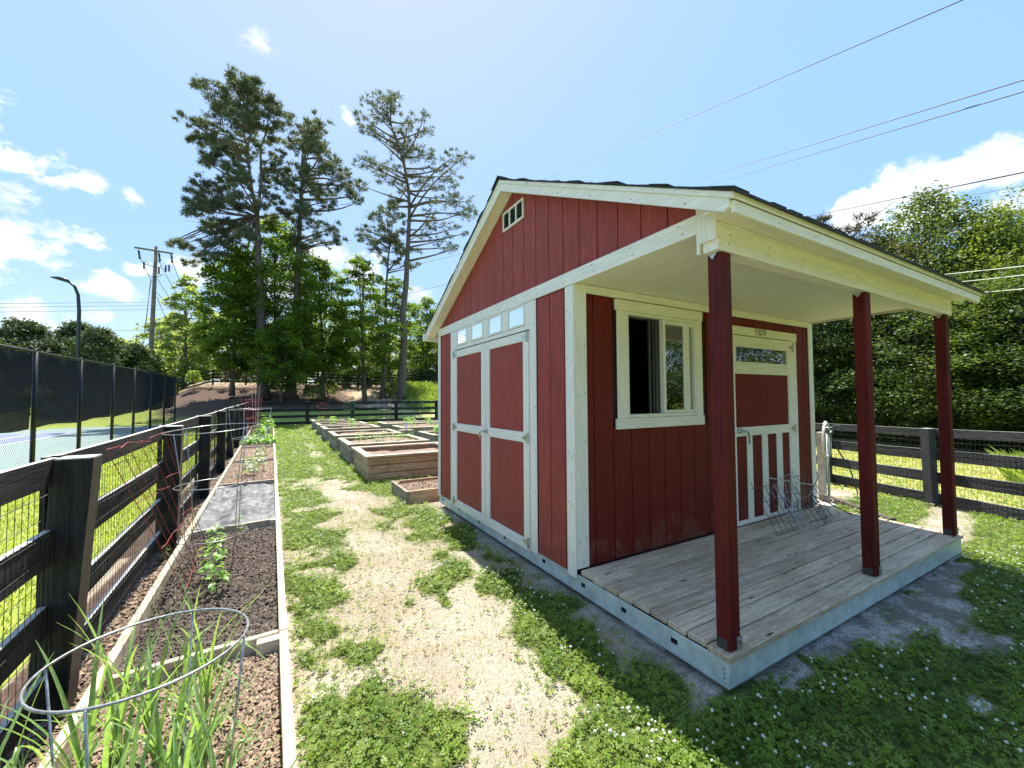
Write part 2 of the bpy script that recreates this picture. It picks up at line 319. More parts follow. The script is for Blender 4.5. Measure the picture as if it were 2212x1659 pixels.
# ---------------------------------------------------------------- geometry helpers
FR = {}          # object -> origin (in the frame its geometry is written in)
def link(o, parent=None, org=(0, 0, 0)):
    COL.objects.link(o)
    org = Vector(org)
    if parent is not None:
        o.parent = parent; o.location = org - FR[parent]
    else: o.location = org
    FR[o] = org
    return o
def tag(o, label=None, cat=None, group=None, kind=None):
    if label: o['label'] = label
    if cat: o['category'] = cat
    if group: o['group'] = group
    if kind: o['kind'] = kind
    return o
def thing(name, label, cat, loc, group=None, rotz=0.0, local=False):
    """an Empty at the base; children are written in world coordinates, or in its own frame if local"""
    o = bpy.data.objects.new(name, None); COL.objects.link(o)
    o.location = loc; o.rotation_euler = (0, 0, rotz); o.empty_display_size = .2
    FR[o] = Vector((0, 0, 0)) if local else Vector(loc)
    return tag(o, label, cat, group)
class MB:
    def __init__(s): s.v = []; s.f = []
    def add(s, vs, fs):
        b = len(s.v); s.v += [tuple(p) for p in vs]; s.f += [tuple(b+i for i in f) for f in fs]; return s
    def box(s, x0, x1, y0, y1, z0, z1, ch=0.0):
        if x1 < x0: x0, x1 = x1, x0
        if y1 < y0: y0, y1 = y1, y0
        if z1 < z0: z0, z1 = z1, z0
        if ch <= 0:
            v = [(x, y, z) for x in (x0, x1) for y in (y0, y1) for z in (z0, z1)]
            return s.add(v, [(0, 1, 3, 2), (4, 6, 7, 5), (0, 4, 5, 1), (2, 3, 7, 6), (0, 2, 6, 4), (1, 5, 7, 3)])
        c = min(ch, (x1-x0)*.3, (y1-y0)*.3, (z1-z0)*.3)
        v = []; 
        for ix in (0, 1):
            for iy in (0, 1):
                for iz in (0, 1):
                    X = (x0, x1)[ix]; Y = (y0, y1)[iy]; Z = (z0, z1)[iz]
                    cx = (c, -c)[ix]; cy = (c, -c)[iy]; cz = (c, -c)[iz]
                    v += [(X, Y+cy, Z+cz), (X+cx, Y, Z+cz), (X+cx, Y+cy, Z)]
        I = lambda ix, iy, iz, k: ((ix*2+iy)*2+iz)*3+k
        f = []
        for a in (0, 1):
            q = [I(a, 0, 0, 0), I(a, 1, 0, 0), I(a, 1, 1, 0), I(a, 0, 1, 0)]; f.append(q if a else q[::-1])
            q = [I(0, a, 0, 1), I(1, a, 0, 1), I(1, a, 1, 1), I(0, a, 1, 1)]; f.append(q[::-1] if a else q)
            q = [I(0, 0, a, 2), I(1, 0, a, 2), I(1, 1, a, 2), I(0, 1, a, 2)]; f.append(q if a else q[::-1])
        for a in (0, 1):
            for b in (0, 1):
                f.append((I(a, b, 0, 0), I(a, b, 1, 0), I(a, b, 1, 1), I(a, b, 0, 1)))
                f.append((I(a, 0, b, 0), I(a, 1, b, 0), I(a, 1, b, 2), I(a, 0, b, 2)))
                f.append((I(0, a, b, 1), I(1, a, b, 1), I(1, a, b, 2), I(0, a, b, 2)))
        for a in (0, 1):
            for b in (0, 1):
                for c_ in (0, 1): f.append((I(a, b, c_, 0), I(a, b, c_, 1), I(a, b, c_, 2)))
        return s.add(v, f)
    def prism(s, pts, ax, a, b):
        """polygon extruded along an axis: pts in the other two axes, in order"""
        n = len(pts)
        def P(p, t):
            if ax == 'x': return (t, p[0], p[1])
            if ax == 'y': return (p[0], t, p[1])
            return (p[0], p[1], t)
        v = [P(p, a) for p in pts] + [P(p, b) for p in pts]
        f = [tuple(range(n))[::-1], tuple(range(n, 2*n))] + [(i, (i+1) % n, n+(i+1) % n, n+i) for i in range(n)]
        return s.add(v, f)
    def plank(s, p0, p1, w, h, ch=.003):
        """board between two points, w wide (horizontal, centred), h high (up from the line)"""
        p0 = Vector(p0); p1 = Vector(p1); d = (p1-p0); L = d.length; d.normalize()
        side = d.cross(Vector((0, 0, 1))).normalized(); up = side.cross(d)
        m = MB().box(0, L, -w/2, w/2, 0, h, ch)
        return s.add([p0 + d*x + side*(-y) + up*z for x, y, z in m.v], m.f)
    def tube(s, pts, r, n=6, closed=False, r2=None):
        pts = [Vector(p) for p in pts]; N = len(pts); vs = []; fs = []
        for i, p in enumerate(pts):
            a = pts[i-1] if (i > 0 or closed) else p; b = pts[(i+1) % N] if (i < N-1 or closed) else p
            d = (b-a); d = d.normalized() if d.length > 1e-9 else Vector((0, 0, 1))
            u = d.cross(Vector((0, 0, 1)) if abs(d.z) < .9 else Vector((1, 0, 0))).normalized(); v = d.cross(u)
            rr = r if r2 is None else r + (r2-r)*i/max(1, N-1)
            if isinstance(r, (list, tuple)): rr = r[i]
            vs += [p + u*math.cos(2*math.pi*k/n)*rr + v*math.sin(2*math.pi*k/n)*rr for k in range(n)]
        for i in range(N if closed else N-1):
            j = (i+1) % N
            fs += [(i*n+k, i*n+(k+1) % n, j*n+(k+1) % n, j*n+k) for k in range(n)]
        if not closed: fs += [tuple(range(n))[::-1], tuple((N-1)*n+k for k in range(n))]
        return s.add(vs, fs)
    def build(s, name, mt, parent=None, smooth=False, org=None, label=None, raw=False):
        a = np.array(s.v, float)
        if org is None: org = tuple((a.min(0)+a.max(0))/2) if parent is not None else (a[:, 0].mean(), a[:, 1].mean(), a[:, 2].min())
        a = a - np.array(org)
        me = bpy.data.meshes.new(name); me.from_pydata(a.tolist(), [], s.f)
        me.materials.append(MAT[mt])
        if smooth: me.polygons.foreach_set('use_smooth', [True]*len(me.polygons))
        me.update()
        o = link(bpy.data.objects.new(name, me), parent, org)
        if label: o['label'] = label
        return o
_bc = {}
def bx(name, mt, parent, x0, x1, y0, y1, z0, z1, ch=.003, label=None):
    """one board as an object; alike boards share mesh data"""
    sx, sy, sz = round(abs(x1-x0), 4), round(abs(y1-y0), 4), round(abs(z1-z0), 4)
    key = (mt, sx, sy, sz, ch)
    if key not in _bc:
        b = MB().box(-sx/2, sx/2, -sy/2, sy/2, -sz/2, sz/2, ch)
        me = bpy.data.meshes.new(name); me.from_pydata(b.v, [], b.f); me.materials.append(MAT[mt]); _bc[key] = me
    o = link(bpy.data.objects.new(name, _bc[key]), parent, ((x0+x1)/2, (y0+y1)/2, (z0+z1)/2))
    if label: o['label'] = label
    return o
def npmesh(name, V, F, mt, parent=None, org=(0, 0, 0), smooth=False):
    """numpy verts (n,3) and faces (m,3|4)"""
    V = np.asarray(V, np.float32) - np.array(org, np.float32); F = np.asarray(F, np.int32); k = F.shape[1]
    me = bpy.data.meshes.new(name); me.vertices.add(len(V)); me.vertices.foreach_set('co', V.ravel())
    me.loops.add(F.size); me.loops.foreach_set('vertex_index', F.ravel())
    me.polygons.add(len(F)); me.polygons.foreach_set('loop_start', np.arange(0, F.size, k, dtype=np.int32))
    me.polygons.foreach_set('loop_total', np.full(len(F), k, np.int32))
    if smooth: me.polygons.foreach_set('use_smooth', np.ones(len(F), bool))
    me.materials.append(MAT[mt]); me.update(calc_edges=True)
    return link(bpy.data.objects.new(name, me), parent, org)
def copytree(o, parent=None):
    c = o.copy(); COL.objects.link(c); FR[c] = FR.get(o, Vector())
    if parent is not None: c.parent = parent
    for ch in [x for x in o.children]: copytree(ch, c)
    return c
RNG = np.random.default_rng(11)
def vnoise(x, y, s, seed=0):
    x = np.asarray(x, float)/s + 100; y = np.asarray(y, float)/s + 100
    r = np.random.default_rng(seed).random((512, 512))
    xi = np.floor(x).astype(int); yi = np.floor(y).astype(int); fx = x-xi; fy = y-yi
    fx = fx*fx*(3-2*fx); fy = fy*fy*(3-2*fy); g = lambda a, b: r[a % 512, b % 512]
    return (g(xi, yi)*(1-fx)+g(xi+1, yi)*fx)*(1-fy) + (g(xi, yi+1)*(1-fx)+g(xi+1, yi+1)*fx)*fy
def sm(a, b, x):
    t = np.clip((x-a)/(b-a), 0, 1); return t*t*(3-2*t)

# ---------------------------------------------------------------- terrain
def hgt(x, y):
    x = np.asarray(x, float); y = np.asarray(y, float)
    z = -.05 + 0*x
    z = z - .22*sm(6.5, 10.5, x)*sm(14, 6, y) - .5*sm(11, 30, x)*sm(30, 8, y)
    hl = sm(36, 47.5, y)*(.4+.6*sm(34, 49, y))*3.3*sm(-9.5, -7.2, x + .02*(y-40))
    z = z + hl + 2.7*sm(45.5, 52, y)*sm(-7.2, -9.5, x + .02*(y-40))
    z = z + .012*(vnoise(x, y, .35, 3)-.5)*sm(40, 10, y) + .25*(vnoise(x, y, 6, 4)-.5)*sm(30, 45, y)
    return z
CLOV = [(0.31,7.56,.32,-.19,.03,.67),(.32,6.46,.31,-.19,.02,.49),(.27,5.61,.37,-.22,.02,.37),(.35,4.87,.07,-.04,.01,.09),(.54,4.58,.17,-.1,.02,.21),(.23,4.58,.13,-.08,.01,.12),(.27,3.93,.22,-.13,.02,.33),(.17,3.63,.08,-.05,.01,.15),(.28,3.22,.17,-.1,.02,.24),(.42,2.89,.15,-.08,.02,.14),(.19,2.89,.1,-.06,.01,.16),(1.47,4.14,.08,-.05,.03,.09),(1.23,3.55,.14,-.08,.06,.17),(1.52,3.75,.15,-.09,.08,.2),(.92,3.32,.05,-.03,.02,.07),(1.19,3.19,.05,-.03,.03,.09),(1.46,5.97,.33,-.2,.13,.54),(1.72,5.37,.26,-.15,.2,.64),(2.05,4.72,.27,-.16,.21,.47),(1.45,10.2,.48,-.3,.18,1.28),(1.24,7.98,.22,-.13,.05,.33),(1.87,7.19,.23,-.14,.09,.34),(2.04,3.7,.27,-.16,.09,.17),(1.61,3.34,.09,-.05,.13,.27),(1.73,3.25,.17,-.1,.17,.31),(1.76,2.75,.18,-.11,.22,.34),(2.01,2.65,.15,-.09,.17,.23),(1.77,2.25,.17,-.1,.24,.3),(1.67,2.38,.11,-.06,.12,.18),(1.65,1.96,.12,-.07,.18,.21),
 (1.72,1.55,.3,-.15,.25,.25),(1.45,1.62,.13,-.07,.14,.14),(1.2,1.42,.2,-.1,.12,.12),(.55,1.95,.22,-.1,.06,.3),(.3,2.3,.2,-.1,.03,.25),(.25,1.85,.2,-.1,.03,.25),(2.0,1.3,.34,-.18,.25,.16),
 (8.52,1.86,.29,-.18,.6,.13),(7.38,2.09,.46,-.27,.49,.13),(6.6,1.34,.3,-.1,.5,.12),(7.3,3.6,.5,-.2,.3,.3),(8.6,3.1,.9,-.4,.4,.5),(7.0,.9,.6,-.2,.4,.5)]
GRAV = [(4.26,1.23,.40,-.24,.44,.14),(3.73,1.3,.27,-.17,.33,.13),(3.17,1.36,.2,-.1,.18,.09),(4.07,.87,.23,-.14,.15,.05),(2.6,1.33,.12,-.07,.2,.08),(4.95,1.31,.25,-.15,.34,.09),(3.29,.68,.09,-.05,.08,.02),(5.6,1.33,.2,-.1,.3,.06)]
def ells(L, x, y):
    m = np.full(np.shape(x), -1.0)
    for cx, cy, ax, ay, bx_, by in L:
        det = ax*by - ay*bx_
        u = ((x-cx)*by - (y-cy)*bx_)/det; v = (ax*(y-cy) - ay*(x-cx))/det
        m = np.maximum(m, 1-np.sqrt(u*u+v*v))
    return m       # >0 inside
def clover(x, y):
    x = np.asarray(x, float); y = np.asarray(y, float)
    n = vnoise(x, y, .28, 21)*.6 + vnoise(x, y, .11, 22)*.4 - .5
    xr = .09 - .0165*(y-2)                     # outer edge of the long bed
    e = sm(-.42, .26, ells(CLOV, x, y)*.8 + n*1.35)*sm(-1.3, -.35, ells(CLOV, x, y))
    e = np.maximum(e, sm(xr+.75, xr+.35, x + n*.5)*sm(-.22, .18, n*1.6 + .08 - .34*sm(4.6, 3.8, y))*(y < 9))
    e = np.maximum(e, .30*sm(-.75, .0, ells(CLOV, x, y)*.8 + n*1.6))
    # alley beyond the bare path
    far = sm(7.6, 10.5, y + n*3)
    core = np.exp(-((x-.95)/.26)**2)*(.95-.4*sm(9, 16, y))
    al = far*(1-core*(vnoise(x, y*.45, .33, 5) > .42))
    al = np.maximum(al, sm(6, 8, y)*sm(1.25, 1.5, x))
    left = .30*sm(xr+.5, xr+.2, x)*(y < 8)
    a = np.maximum(np.maximum(e, al), left)
    a = np.where((x > xr) & (x < 15), a, 0)
    # ground in front of the porch
    fr = 1 - sm(-.10, .25, ells(GRAV, x, y) + n*.55)
    fr = fr*sm(1.75, 2.05, x + .35*(y < 1.2))
    front = (y < 1.42) & (x > 1.3) & (x < 6.4)
    a = np.where(front, np.maximum(a, fr), a)
    wall = (x > 1.9) & (y > 1.5) & (y < 6.2)      # dripline beside the shed
    a = np.where(wall, a*sm(2.17, 2.0 - .12*np.sin(y*2.1), x + n*.3), a)
    rt = (x > 6.15)
    stripe = np.abs(y - (1.15 + .04*(x-6.5)))
    rr = sm(.05, .35, np.abs(y-1.62-.22*(x-6.5)) + n*.25)*.9
    rr = np.where(y > 2.9, sm(.1, .5, np.abs(y-3.35-.15*(x-7)) + n*.3)*.9, rr)
    a = np.where(rt, np.maximum(a, rr), a)
    path = (x > xr) & (x < 2.1) & (y > .5) & (y < 12)
    a = np.where(path, np.maximum(a, .035 + .10*sm(.58, .75, vnoise(x, y, .16, 66)) + .12*sm(xr+.7, xr+.2, x)), a)
    return np.clip(a, 0, 1)
def inside_shed(x, y): return (x > 2.1) & (x < 6.15) & (y > 1.36) & (y < 6.2)

def axis(f0, f1, st, lo, hi):
    a = list(np.arange(f0, f1+1e-6, st)); s = st
    p = f1
    while p < hi: s = min(s*1.22, 60); p += s; a.append(p)
    s = st; p = f0; pre = []
    while p > lo: s = min(s*1.22, 60); p -= s; pre.append(p)
    return np.array(pre[::-1] + a)
xs = axis(-1.2, 7.0, .085, -900, 900); ys = axis(.2, 12.0, .085, -900, 1400)
X, Y = np.meshgrid(xs, ys, indexing='ij'); Z = hgt(X, Y)
nx, ny = X.shape
idx = np.arange(nx*ny).reshape(nx, ny)
F = np.stack([idx[:-1, :-1], idx[1:, :-1], idx[1:, 1:], idx[:-1, 1:]], -1).reshape(-1, 4)
gr = npmesh('ground', np.stack([X, Y, Z], -1).reshape(-1, 3), F, 'ground', smooth=True); tag(gr, kind='structure')
A = {}
xr = .09 - .0165*(Y-2); xf = -.93 - .0262*(Y-5.8)
cl_ = clover(X, Y)
A['pale'] = sm(8, 9.5, X)*sm(26, 18, X)
A['grass'] = np.clip(cl_*1.1-.12, 0, 1)
outer = (X < xf-.55) | (Y > 29.4) | (X > 9.6) | (Y < -3) | ((X > 6.2) & (Y > 6))
A['lawn'] = np.where(outer, 1., 0.)
hill = sm(36.5, 38.5, Y + 1.5*(vnoise(X, Y, 3, 8)-.5))*sm(-9.5, -7.4, X + .02*(Y-40))*sm(56, 50, Y)*sm(40, 20, X)
A['mulch'] = np.maximum(hill, ((X < xr-.05) & (X > xf-.50) & (Y < 29.4) & (Y > -3))*1.)
A['straw'] = np.where(hill > .2, sm(1.5, 7.0, X)*(.3+.6*vnoise(X, Y, 2.5, 9)) + .6*sm(45.4, 47, Y)*(X < 0), .30)
A['grey'] = np.maximum(sm(-.2, .2, ells(GRAV, X, Y)), ((X > 2.0) & (X < 6.2) & (Y > 1.1) & (Y < 6.3))*.5*(X < 2.25))
for k, v in A.items():
    at_ = gr.data.attributes.new(k, 'FLOAT', 'POINT'); at_.data.foreach_set('value', v.astype(np.float32).ravel())

# ---------------------------------------------------------------- the red shed
S = thing('garden_shed', 'red garden shed with cream trim and a covered porch of three posts', 'shed', (2.16, 1.4, -.03))
G0 = 3.741; GS = .2222
def zsof(y): return 3.82 - .495*abs(y-3.745)
def ztop(y): return 3.93 - .502*abs(y-3.75)
GAP = .005
# -- gable end: boards
def gable_board(a, b, z0):
    a += GAP; b -= GAP
    pts = [(a, z0), (b, z0), (b, zsof(b)-.004)]
    if a < 3.745 < b: pts.append((3.745, zsof(3.745)-.004))
    pts.append((a, zsof(a)-.004))
    if min(zsof(a), zsof(b)) - z0 < .02: 
        return
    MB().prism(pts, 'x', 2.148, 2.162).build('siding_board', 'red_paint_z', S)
gy = [1.527] + [G0+GS*k for k in range(-9, 11)] + [6.03]
for a, b in zip(gy[:-1], gy[1:]):
    if b - a > .03: gable_board(a, b, 2.685)
for a, b, in ((2.825, 2.851), (2.851, 3.069), (3.069, 3.285), (5.565, 5.741), (5.741, 5.963), (5.963, 5.995)):
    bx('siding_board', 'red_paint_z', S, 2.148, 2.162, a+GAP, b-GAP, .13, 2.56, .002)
# backing (gives the grooves their depth) and the room behind
b = MB()
b.prism([(2.74, .12), (6.08, .12), (6.08, 2.62), (3.745, 3.80), (1.54, 2.70), (1.54, 2.60), (2.74, 2.60)], 'x', 2.163, 2.20)
b.build('wall_sheathing', 'siding_groove', S)
b = MB(); b.box(2.21, 2.752, 2.737, 2.76, .12, 2.56).box(3.748, 6.10, 2.737, 2.76, .12, 2.56).box(2.752, 3.748, 2.737, 2.76, .12, 1.41).box(2.752, 3.748, 2.737, 2.76, 2.40, 2.56)
b.build('wall_sheathing', 'siding_groove', S)
b = MB(); b.box(6.10, 6.13, 2.737, 6.08, .1, 2.58).box(2.2, 6.1, 6.06, 6.09, .1, 2.6).box(2.2, 6.1, 2.77, 6.05, .10, .13)
b.prism([(6.08, 2.58), (3.745, 3.78), (1.54, 2.69), (1.54, 2.58)], 'x', 6.10, 6.13)
b.build('rear_wall', 'red_paint_z', S)
MB().box(2.21, 6.09, 2.77, 6.04, 2.50, 2.52).box(2.205, 6.09, 6.02, 6.05, .14, 2.49).box(6.07, 6.09, 2.77, 6.01, .14, 2.49).box(2.205, 2.215, 2.77, 6.01, .14, 2.49).build('dark_lining', 'interior', S)  # near-black lining added so the room behind the window stays dark
b = MB(); b.box(3.2, 5.5, 5.9, 6.0, .13, 2.3).box(5.9, 6.05, 3.2, 5.8, .13, 2.0).box(2.4, 3.6, 5.2, 5.8, .13, 1.0)
b.build('storage_cupboard', 'interior', S)
# trims on the side
bx('corner_trim', 'cream_paint_z', S, 2.135, 2.147, 2.705, 2.82, .11, 2.562)
bx('corner_trim', 'cream_paint_z', S, 2.135, 2.147, 5.998, 6.10, .11, 2.562)
bx('gable_band', 'cream_paint_y', S, 2.130, 2.146, 1.523, 6.10, 2.565, 2.683)
bx('door_trim', 'cream_paint_z', S, 2.136, 2.147, 3.29, 3.408, .11, 2.562)
bx('door_trim', 'cream_paint_z', S, 2.136, 2.147, 5.428, 5.56, .11, 2.562)
# transom strip with four lights
tr_y = ((3.491, 3.852), (3.982, 4.334), (4.467, 4.830), (4.963, 5.334))
bx('transom_rail', 'cream_paint_y', S, 2.138, 2.147, 3.410, 5.426, 2.286, 2.335)
e = [3.410] + [v for p in tr_y for v in p] + [5.426]
for i in range(0, len(e), 2): bx('transom_mullion', 'cream_paint_z', S, 2.138, 2.147, e[i], e[i+1], 2.337, 2.562)
for a, c in tr_y:
    wdw = MB().box(2.131, 2.146, a+.002, c-.002, 2.339, 2.362, .002).box(2.131, 2.146, a+.002, c-.002, 2.540, 2.562, .002).box(2.131, 2.146, a+.002, a+.022, 2.3625, 2.5395, .002).box(2.131, 2.146, c-.022, c-.002, 2.3625, 2.5395, .002).build('transom_window', 'vinyl', S)
    ti = rnd.uniform(-.008, .008)
    p = MB().add([(2.140+ti*.3, a+.022, 2.3625), (2.140-ti*.3, c-.022, 2.3625), (2.141-ti*.3, c-.022, 2.5395), (2.141+ti*.3, a+.022, 2.5395)], [(0, 1, 2, 3)])
    p.build('pane', 'transom_glass', wdw)
# double doors
def hinge(par, y, z, sgn):
    h = MB().box(2.117, 2.1275, y-.012*sgn, y+.012*sgn, z-.05, z+.05, .002)
    h.prism([(y-.012*sgn, z-.03), (y-.10*sgn, z-.012), (y-.10*sgn, z+.012), (y-.012*sgn, z+.03)] if sgn > 0 else [(y-.012*sgn, z-.03), (y-.10*sgn, z-.012), (y-.10*sgn, z+.012), (y-.012*sgn, z+.03)], 'x', 2.119, 2.1275)
    h.tube([(2.113, y, z-.052), (2.113, y, z+.052)], .008, 8)
    h.tube([(2.112, y-.03*sgn, z), (2.12, y-.03*sgn, z)], .007, 6)
    return h.build('hinge', 'steel', par)
def leafdoor(y0, y1, hy, sgn, lab):
    d = thing_part('shed_door', S, (2.14, (y0+y1)/2, .1), lab)
    a, c = y0+.004, y1-.004; st = .105
    for (p, q) in ((a, a+st), (c-st, c)): bx('door_stile', 'cream_paint_z', d, 2.128, 2.146, p, q, .10, 2.272)
    for (p, q) in ((.10, .205), (1.155, 1.260), (2.178, 2.272)): bx('door_rail', 'cream_paint_y', d, 2.129, 2.146, a+st+.001, c-st-.001, p, q)
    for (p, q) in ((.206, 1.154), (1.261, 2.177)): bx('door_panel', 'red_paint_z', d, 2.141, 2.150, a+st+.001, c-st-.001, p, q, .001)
    for z in (.185, 1.205, 2.215): hinge(d, hy, z, sgn)
    return d
def thing_part(name, parent, loc, label=None):
    o = bpy.data.objects.new(name, None); o.empty_display_size = .1
    link(o, parent, loc)
    if label: o['label'] = label
    return o
d1 = leafdoor(3.412, 4.398, 3.425, -1, 'right leaf of the double doors with the lever handle'); d2 = leafdoor(4.402, 5.424, 5.410, 1, 'left leaf of the double doors')
h = MB().tube([(2.127, 4.35, 1.215), (2.105, 4.35, 1.215)], .026, 10).tube([(2.105, 4.35, 1.215), (2.075, 4.355, 1.215), (2.065, 4.38, 1.213), (2.066, 4.42, 1.195), (2.075, 4.455, 1.15), (2.085, 4.465, 1.105)], [.012, .012, .011, .0105, .0095, .008], 8)
h.build('door_handle', 'steel', d1, True)
# louvre vent in the gable
V = thing_part('gable_vent', S, (2.15, 3.72, 3.55))
vy0, vy1, vz0, vz1 = 3.497, 3.936, 3.450, 3.662
b = MB().box(2.128, 2.147, vy0, vy1, vz0, vz0+.022, .002).box(2.128, 2.147, vy0, vy1, vz1-.022, vz1, .002)
for y in (vy0, vy1-.022, vy0+.139, vy0+.278): b.box(2.128, 2.147, y, y+.022, vz0+.0225, vz1-.0225, .002)
b.build('vent_frame', 'vinyl', V)
bx('vent_screen', 'black_void', V, 2.1462, 2.1475, vy0+.01, vy1-.01, vz0+.01, vz1-.01, 0)
for i in range(11):
    z = vz0+.030+i*.0142
    MB().add([(2.132, vy0+.022, z), (2.132, vy1-.022, z), (2.144, vy1-.022, z+.009), (2.144, vy0+.022, z+.009), (2.132, vy0+.022, z+.0025), (2.132, vy1-.022, z+.0025), (2.144, vy1-.022, z+.0115), (2.144, vy0+.022, z+.0115)],
        [(0, 3, 2, 1), (4, 5, 6, 7), (0, 1, 5, 4), (2, 3, 7, 6), (0, 4, 7, 3), (1, 2, 6, 5)]).build('vent_slat', 'dark_track', V)
# -- front wall under the porch
g = [2.285] + [2.367+GS*k for k in range(0, 17)] + [6.04]
g = [v for v in g if v <= 6.04]
holes = ((2.70, 3.80, 1.33, 2.45), (4.20, 5.68, .10, 2.36))
for a, c in zip(g[:-1], g[1:]):
    if c-a < .03: continue
    segs = [(.178, 2.503)]
    for hx0, hx1, hz0, hz1 in holes:
        if a < hx1-.04 and c > hx0+.04:
            ns = []
            for z0, z1 in segs:
                if hz0-z0 > .06: ns.append((z0, hz0))
                if z1-hz1 > .04: ns.append((hz1, z1))
            segs = ns
    a2, c2 = a+GAP, c-GAP
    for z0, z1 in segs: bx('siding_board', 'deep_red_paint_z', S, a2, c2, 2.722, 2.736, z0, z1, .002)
bx('corner_trim', 'cream_paint_z', S, 2.149, 2.280, 2.706, 2.720, .178, 2.578)
bx('corner_trim', 'cream_paint_z', S, 6.040, 6.145, 2.706, 2.720, .178, 2.578)
bx('ceiling_band', 'cream_paint_x', S, 2.282, 6.038, 2.704, 2.720, 2.505, 2.578)
bx('porch_ceiling', 'cream_paint_y', S, 2.150, 6.11, 1.50, 2.735, 2.582, 2.594, .001)
bx('gable_band', 'cream_paint_y', S, 6.115, 6.130, 1.523, 6.10, 2.565, 2.683)
# sliding window
WN = thing_part('porch_window', S, (3.25, 2.71, 1.9))
bx('window_header', 'cream_paint_x', WN, 2.612, 3.842, 2.699, 2.721, 2.398, 2.495)
bx('window_sill', 'cream_paint_x', WN, 2.612, 3.842, 2.697, 2.721, 1.316, 1.412)
bx('window_trim', 'cream_paint_z', WN, 2.636, 2.754, 2.702, 2.721, 1.413, 2.397)
bx('window_trim', 'cream_paint_z', WN, 3.746, 3.830, 2.702, 2.721, 1.413, 2.397)
f = MB()
for (x0, x1, z0, z1) in ((2.755, 3.745, 1.414, 1.446), (2.755, 3.745, 2.366, 2.396), (2.755, 2.783, 1.4465, 2.3655), (3.717, 3.745, 1.4465, 2.3655)): f.box(x0, x1, 2.708, 2.775, z0, z1, .003)
f.box(3.246, 3.276, 2.706, 2.760, 1.4465, 2.3655, .003); f.build('window_frame', 'vinyl', WN)
f = MB()
for (x0, x1, z0, z1) in ((3.277, 3.716, 1.447, 1.476), (3.277, 3.716, 2.325, 2.365), (3.277, 3.292, 1.4765, 2.3245), (3.575, 3.66, 1.4765, 2.3245)): f.box(x0, x1, 2.726, 2.75, z0, z1, .003)
sash = f.build('window_sash', 'vinyl', WN, label='fixed right sash with its pane')
MB().add([(3.292, 2.738, 1.4765), (3.575, 2.7385, 1.4765), (3.575, 2.738, 2.3245), (3.292, 2.7375, 2.3245)], [(0, 1, 2, 3)]).build('pane', 'window_glass', WN)
f = MB().box(3.095, 3.12, 2.752, 2.772, 1.447, 2.365, .002).box(3.15, 3.165, 2.752, 2.772, 1.447, 2.365, .002).box(3.185, 3.235, 2.752, 2.774, 1.447, 2.365, .002).box(2.784, 3.245, 2.765, 2.80, 2.352, 2.367)
f.build('window_sash', 'dark_track', WN, label='open left sash slid behind the middle bar')
# porch door
PD = thing_part('porch_door', S, (4.95, 2.71, .18))
bx('door_header', 'cream_paint_x', PD, 4.15, 5.722, 2.698, 2.721, 2.304, 2.400)
bx('door_jamb', 'cream_paint_z', PD, 4.15, 4.262, 2.704, 2.721, .178, 2.303); bx('door_jamb', 'cream_paint_z', PD, 5.606, 5.715, 2.704, 2.721, .178, 2.303)
lx0, lx1 = 4.270, 5.598
bx('door_stile', 'cream_paint_z', PD, lx0, 4.380, 2.692, 2.715, .182, 2.294); bx('door_stile', 'cream_paint_z', PD, 5.488, lx1, 2.692, 2.715, .182, 2.294)
for z0, z1 in ((.182, .230), (1.160, 1.260), (1.862, 1.972), (2.19, 2.294)): bx('door_rail', 'cream_paint_x', PD, 4.381, 5.487, 2.693, 2.715, z0, z1)
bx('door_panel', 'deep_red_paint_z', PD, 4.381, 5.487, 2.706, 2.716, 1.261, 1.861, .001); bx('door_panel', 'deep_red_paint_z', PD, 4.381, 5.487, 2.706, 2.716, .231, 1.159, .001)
for a, c in ((4.578, 4.678), (4.878, 4.992), (5.186, 5.306)): bx('door_slat', 'cream_paint_z', PD, a, c, 2.690, 2.705, .231, 1.159)
f = MB()
for (x0, x1, z0, z1) in ((4.382, 5.486, 1.973, 1.998), (4.382, 5.486, 2.165, 2.189), (4.382, 4.404, 1.9985, 2.1645), (5.464, 5.486, 1.9985, 2.1645)): f.box(x0, x1, 2.689, 2.715, z0, z1, .002)
f = f.build('door_light', 'vinyl', PD)
MB().add([(4.404, 2.705, 1.9985), (5.464, 2.705, 1.9985), (5.464, 2.705, 2.1645), (4.404, 2.705, 2.1645)], [(0, 1, 2, 3)]).build('pane', 'door_glass', PD)
bx('glass_backing', 'black_void', PD, 4.404, 5.464, 2.716, 2.720, 1.9985, 2.1645, 0)
for z in (.26, 1.205, 2.215):
    h = MB().box(5.602, 5.628, 2.683, 2.6915, z-.055, z+.055, .002).prism([(5.600, z-.03), (5.52, z-.012), (5.52, z+.012), (5.600, z+.03)], 'y', 2.683, 2.6915).tube([(5.602, 2.680, z-.057), (5.602, 2.680, z+.057)], .009, 8)
    h.build('hinge', 'steel', PD)
h = MB().tube([(4.42, 2.692, 1.225), (4.42, 2.665, 1.225)], .03, 10).tube([(4.42, 2.665, 1.225), (4.425, 2.63, 1.227), (4.45, 2.62, 1.225), (4.49, 2.622, 1.20), (4.515, 2.63, 1.15), (4.53, 2.64, 1.08)], [.013, .013, .012, .011, .010, .008], 8)
h.build('door_handle', 'steel', PD, True)
